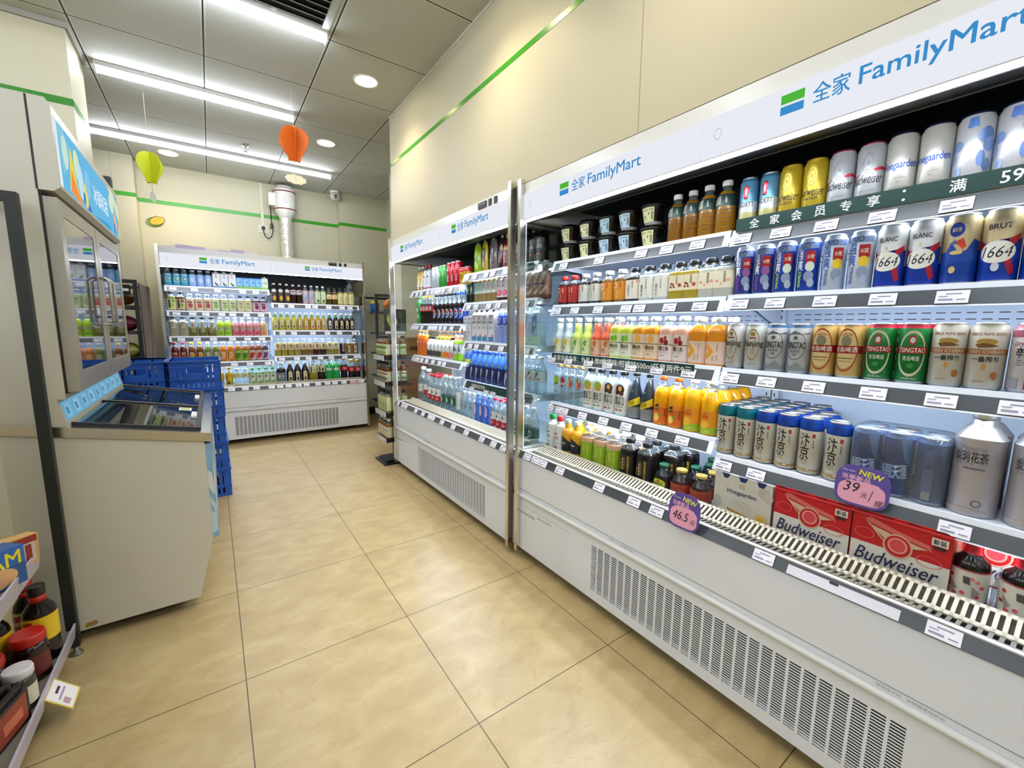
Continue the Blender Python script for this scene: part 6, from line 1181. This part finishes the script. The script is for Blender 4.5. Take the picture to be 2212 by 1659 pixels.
jb('dob', 'brown tea bottle, cream label, black cap', '4c3c0c', '17170f', 'c8b888', [('e', 0, .44, .4, .06, 'c07c2c')], R=.030, H=.20, lt=(.34, .60), fill=.8)
jb('ywb', 'yellow-label tea bottle, black cap', 'a8983c', '17170f', 'd0c88c', [T_('玉\n米\n水', 0, .36, .4, .34, '2c2818', b=.05, ld=.85)], R=.030, H=.20, lt=(.08, .66))
Z = 1.468
for key, xs in (('dmg', (.593, .656, .719)), ('dpl', (.782, .844)), ('pbl', (.907, .970)), ('gwb', (1.032, 1.094)), ('dob', (1.158, 1.220)), ('ywb', (1.283, 1.345, 1.407, 1.468)[:3])): put(F3, Z, key, xs, N+'top'+R_, lip=.19)
put(F3, Z, 'ywb', (1.43,), N+'top'+R_+', by the glass end', d=.30)
def arc(key, desc, c, cap, hue): K(key, 'tea_bottle', 'bottle', desc, 'tea', .030, .20, c, ex=2.6, cap=(.50, .10, cap), fill=.88, solid=True, lab=(.06, .10, c), art=[('r', -.5, .5, .12, .50, 'd0caa4'), ('e', 0, .50, .5, .09, 'd0caa4'), ('e', .0, .22, .3, .07, hue), ('r', -.06, .06, .3, .5, 'a8a080')])
arc('ay1', 'pale-yellow tea bottle with arched label', 'a8a024', 'd0dcd0', '5a4a28'); arc('ay2', 'amber tea bottle with arched label', 'a8801c', 'd0dcd0', '9a3c1c'); arc('ay3', 'dark tea bottle with arched label', '2c1410', 'c8d4c8', '2c2420')
for q in ('ay1', 'ay2', 'ay3'): KIND[q]['art'].append(('r', -3, 3, .76, .84, '2c6a3c'))
Z = 1.171
for key, xs in (('ay1', (.587, .649, .711, .773)), ('ay2', (.836, .899, .962, 1.025, 1.087)), ('ay3', (1.155, 1.220, 1.284, 1.346, 1.405))): put(F3, Z, key, xs, N+'second'+R_, lip=.19)
def tg(key, desc, c, hue): jb(key, desc, c, 'd8d8d0', 'd0c8a4', [('e', 0, .55, .3, .05, hue), ('r', -.5, .5, .62, .66, '5a4c30'), ('r', -.1, .1, .40, .50, hue)], R=.0325, H=.19, sh='sq', ex=3, lt=(.36, .74), cr=.5, ch=.06, fill=.78)
tg('tp1', 'pale tea bottle, cream label', 'a09238', 'b04838'); tg('tp2', 'brown tea bottle, cream label', '7a5c24', 'b03830'); tg('tp3', 'dark red tea bottle, cream label', '3a1410', '8a2420'); tg('tp4', 'yellow tea bottle, cream label', '948018', '5c9c30')
jb('tpd', 'dark tea bottle with narrow grey label', '2a120c', 'd0d0c8', None, [('r', -.35, .35, .2, .74, 'b8b4a4'), ('r', -.1, .1, .3, .65, '3a3a30')], R=.033, H=.185, sh='sq', ex=3, cr=.5, ch=.06); jb('tpa', 'amber tea bottle with narrow label', '7a4c10', 'c8ccc4', None, [('r', -.4, .4, .12, .60, 'd0c4a0'), ('r', -.1, .1, .2, .5, '6a3c20')], R=.033, H=.18, sh='sq', ex=3, cr=.5, ch=.06)
Z = .886
for key, xs in (('tp1', (.596, .660, .726, .792)), ('tp2', (.860, .928)), ('tp3', (.996, 1.066)), ('tp4', (1.136, 1.208)), ('tpd', (1.286,)), ('tpa', (1.360, 1.432))): put(F3, Z, key, xs, N+'third'+R_, lip=.19)
jb('ylm', 'yellow lemon drink bottle, yellow cap', 'a88c10', 'd8b818', 'c89c14', [('e', .1, .40, .5, .14, 'd8c030'), ('e', -.2, .2, .4, .1, '4c5c14')], R=.036, H=.205, sh='cola', ex=2, lt=(.06, .66), name='lemon_tea_bottle')
jb('cwt', 'clear drink bottle with pale yellow label', 'clear', 'd8dcd8', 'c8cca4', [('e', 0, .62, .4, .07, 'b8b050')], R=.033, H=.188, sh='sq', ex=2.6, lt=(.48, .74)); jb('gcw', 'white-green drink bottle, green cap', '7cac5c', '3cb42c', 'ccd8c4', [('p', [(-.9, .06), (.5, .06), (.9, .3), (-.3, .24)], '8cbc60'), ('r', -.3, .3, .46, .58, '5a7050')], R=.032, H=.188, sh='sq', ex=2.6, lt=(.06, .66))
jb('jug', 'large dark jug with grey label', '15181a', 'd0d4d4', '7c8084', [('r', -.6, .6, .30, .40, 'c0c0c0'), T_('乌龙', 0, .35, .6, .10, '1c1c20', b=.04)], R=.047, H=.235, sh='pet', ex=2, lt=(.10, .52)); arc('bdk', 'large dark tea bottle with arched label', '1c0e0c', 'd0d8d4', '2c2420'); KIND['bdk'].update(R=.038, H=.232)
jb('ybg', 'large yellow tea bottle, cream label', '948418', 'd8dcd4', 'd0ccac', [('e', .3, .50, .25, .08, 'b89c28'), ('r', -.6, -.3, .40, .66, '2c4a2c')], R=.044, H=.262, sh='sq', ex=3, lt=(.40, .72)); jb('dbg', 'large dark tea bottle, cream label', '17100e', 'd8dcd4', 'c8c4a8', [('e', .2, .52, .25, .08, '4a3c28'), ('r', -.6, -.3, .42, .66, '2c4a2c')], R=.044, H=.262, sh='sq', ex=3, lt=(.42, .72))
jb('gsp', 'large green lemonade bottle', '1fa44c', '1c9444', '2cb05c', [('r', -.9, .9, .46, .56, 'c8e0d0')], R=.041, H=.27, sh='cola', ex=2, lt=(.40, .60)); jb('rck', 'large cola bottle, red cap', '1c0a0a', 'c01c2c', 'b41c28', [T_('可乐', 0, .52, .9, .10, 'e0d0d0', b=.04)], R=.043, H=.27, sh='cola', ex=2, lt=(.42, .60), fill=.68); jb('yck', 'cola bottle, yellow cap', '1c0a0a', 'c8a41c', 'b41c28', [T_('可乐', 0, .52, .9, .12, 'e0d0d0', b=.04)], R=.040, H=.238, sh='cola', ex=2, lt=(.40, .62), fill=.66)
Z = .582; NL = N+'bottom deck'
for key, xs in (('ylm', (.045, .125)), ('cwt', (.197, .268)), ('gcw', (.334, .398, .462, .526)), ('jug', (.610,)), ('bdk', (.698, .776, .854)), ('ybg', (.938,)), ('dbg', (1.030,)), ('gsp', (1.114, 1.198)), ('rck', (1.284,)), ('yck', (1.368, 1.44))): put(F3, Z, key, xs, NL, d=.165+KIND[key]['R'])
put(F3, Z, 'gsp', (1.16,), NL+' back row', d=.31)

# ---- bottles on the pole stand
jb('st1', 'amber oil bottle with green-white label, black cap', '6a4410', '141412', 'c8ccb0', [('r', -.8, .8, .40, .54, '6a8a34'), ('e', 0, .22, .5, .1, '8aa850')], R=.030, H=.19, sh='shl', ex=2, lt=(.14, .62), fill=.80, name='vinegar_bottle'); jb('st2', 'brown bottle with patterned cream label, black cap', '5a340c', '141412', 'c4bc9c', [('e', -.3, .25, .4, .09, '5a6a3c'), ('e', .4, .25, .4, .09, '6a7a4c'), ('r', -.9, .9, .44, .5, '7a5a3c')], R=.030, H=.19, sh='shl', ex=2, lt=(.10, .58), fill=.78, name='vinegar_bottle')
jb('st3', 'pale-yellow bottle with black characters, black cap', 'b0a848', '141412', 'c8c890', [T_('玉\n米\n汁', 0, .36, .5, .4, '2c2c18', b=.04, ld=.85)], R=.028, H=.20, sh='shl', ex=2, lt=(.08, .72), name='corn_juice_bottle'); jb('st4', 'amber bottle with cream label, white cap', '7a5414', 'd4d4d0', 'd0c8ac', [('r', -.6, .6, .42, .46, 'a89878')], R=.031, H=.19, sh='shl', ex=2, lt=(.12, .62), fill=.8, name='herbal_drink_bottle')
FS = ((0, 0, 0), 0)
for key, z, nm in (('st1', .961, 'top'), ('st2', .731, 'second'), ('st3', .466, 'third'), ('st4', .226, 'lowest')):
    k = KIND[key]
    for i in range(4):
        one(key, (1.245, 3.865-.066*i, z), -1.2, k['desc']+', %s from back, aisle side, %s stand tier' % (ORD[i], nm), k['desc']+' on the pole stand')
    for i in range(2):
        one(key, (1.32+.068*i, 3.667, z), -.2, k['desc']+', %s from aisle, front edge, %s stand tier' % (ORD[i+1], nm), k['desc']+' on the pole stand')

# ---------------------------------------------------------------- promotional signs
DG = '123a34'
def strip(label, F, u0, u1, z0, z1, d, texts, rz_add=0):
    (ox, oy, _), rz = F; b = MB().box(0, u1-u0, -.0015, 0, 0, z1-z0, mat(DG, .35))
    art(b, [('t', t, s, tt*(z1-z0), 0, h, 'e4eae6', {'b': .03}) for t, s, tt, h in texts], plane_fn((0, -.0015, 0), (1, 0, 0), (0, 0, 1), (0, -1, 0)))
    loc = (ox+d, oy-u0, z0) if rz else (ox+u0, oy+d, z0)
    link('promotion_strip', b.mesh('strip'), None, loc, rz, label=label, category='promotion strip')
strip('long dark-green promotion strip along the near cooler top shelf, near half', F1, .985, 1.885, 1.572, 1.614, .188, [(c, .06+.062*i, .5, .028) for i, c in enumerate('全家会员专享：')]+[('满', .53, .5, .028), ('59', .615, .5, .026), ('元', .69, .5, .028), ('立', .755, .5, .028), ('减', .83, .5, .028)])
strip('dark-green promotion strip under the fruit waters, near cooler third shelf', F1, .045, .87, 1.066, 1.110, .184, [('全家会员专享：外星人维B水', .20, .5, .028), ('柠檬味/柑橘味500ml任意两件9元', .585, .5, .030)])
strip('dark-green promotion strip under the blue sports drinks, middle cooler fourth shelf', F2, .99, 1.74, .815, .865, .170, [('全家会员专享：', .16, .5, .028), ('11.9元', .56, .5, .028)])
strip('small dark-green promotion strip by the black coffee bottles, middle cooler top shelf', F2, 1.56, 1.745, 1.550, 1.590, .165, [('满59元', .09, .5, .028)])
def price_sign(label, loc, rz, tilt, w_, h_, lines):
    b = MB(); n = 28; P = []
    for i in range(n): a = 2*math.pi*i/n; c, s = math.cos(a), math.sin(a); P.append((w_/2*abs(c)**.5*(1 if c > 0 else -1), h_/2*abs(s)**.6*(1 if s > 0 else -1)*(1.12 if s > 0 and abs(c) < .5 else 1)))
    b.prism(P, -.0012, 0, mat('5a4a94', .4), 'y'); f = plane_fn((0, -.0012, 0), (1, 0, 0), (0, 0, 1), (0, -1, 0))
    Q = [(p[0]*.86, p[1]*.56-h_*.16) for p in P]
    art(b, [('p', Q, 'e4a4bc'), T_('NEW', w_*.14, h_*.37, w_*.42, h_*.14, 'dcdc50', b=.06, rot=-.15), T_('当季新品', -w_*.12, h_*.22, w_*.52, h_*.14, 'e0a8c8', b=.05, rot=-.05), T_("It's new", -w_*.26, h_*.40, w_*.22, h_*.06, 'e0d8ec', b=.02)]+[T_(t, s*w_, tt*h_, ww*w_, hh*h_, '1c1420', sh=.2) for t, s, tt, ww, hh in lines], f)
    o = link('price_sign', b.mesh('price_sign'), None, loc, rz, label=label, category='price sign'); o.rotation_euler = (tilt, 0, rz)
price_sign('purple and pink NEW price sign reading 46.5 on the lower rail', (1.285, .79, .620), -math.pi/2, -.15, .118, .115, [('46.5', -.08, -.12, .50, .26), ('元', .30, -.20, .16, .15)])
price_sign('purple and pink NEW price sign reading 39 on the fourth shelf rail', (1.466, .368, .808), -math.pi/2, -.1, .125, .108, [('39', -.18, -.02, .30, .26), ('元', .06, -.18, .12, .14), ('/', .18, -.16, .07, .30), ('提', .33, -.30, .15, .16)])
b = MB().box(0, .245, -.0015, 0, 0, .026, mat('dcdce6', .35)).box(.10, .12, -.002, -.0015, .020, .026, BLACK)
o = link('label_holder', b.mesh('holder'), None, (1.297, 1.78-1.31, .558), -math.pi/2, label='long blank white label holder on the lower rail under the red cartons', category='label holder'); o.rotation_euler = (-.5, 0, -math.pi/2)
link('cardboard_strip', MB().box(0, .27, 0, .055, 0, .002, mat('c8b48c', .6)).mesh('card'), None, (1.337, 1.78-1.30, .584), -math.pi/2, label='tan cardboard strip lying on the air grille in front of the red cartons', category='cardboard')
bpy.data.objects['cardboard_strip'].rotation_euler = (-.25, 0, -math.pi/2)
b = MB().box(-.05, .05, -.001, 0, -.018, .018, mat('e0b4c0', .4)); link('price_card', b.mesh('card'), None, (1.345, 5.148, .566), 0, label='pink price card on the right end of the back-wall cooler rail', category='price card')

b = MB()
for k in range(7):
    x0 = .04+k*.11; b.prism([(x0, -.12), (x0+.115, -.12+.01*(k % 2)), (x0+.115, .12), (x0, .12-.01*(k % 2))], 0, .018+.006*((k*3) % 4), mat('b9a8c8' if k % 3 else 'd8cfc8', .45), 'z')
link('plastic_sheet', b.mesh('sheet'), None, (-.37, 5.30, 1.938), 0, label='crumpled lilac plastic sheet on top of the back-wall cooler', category='plastic sheet')
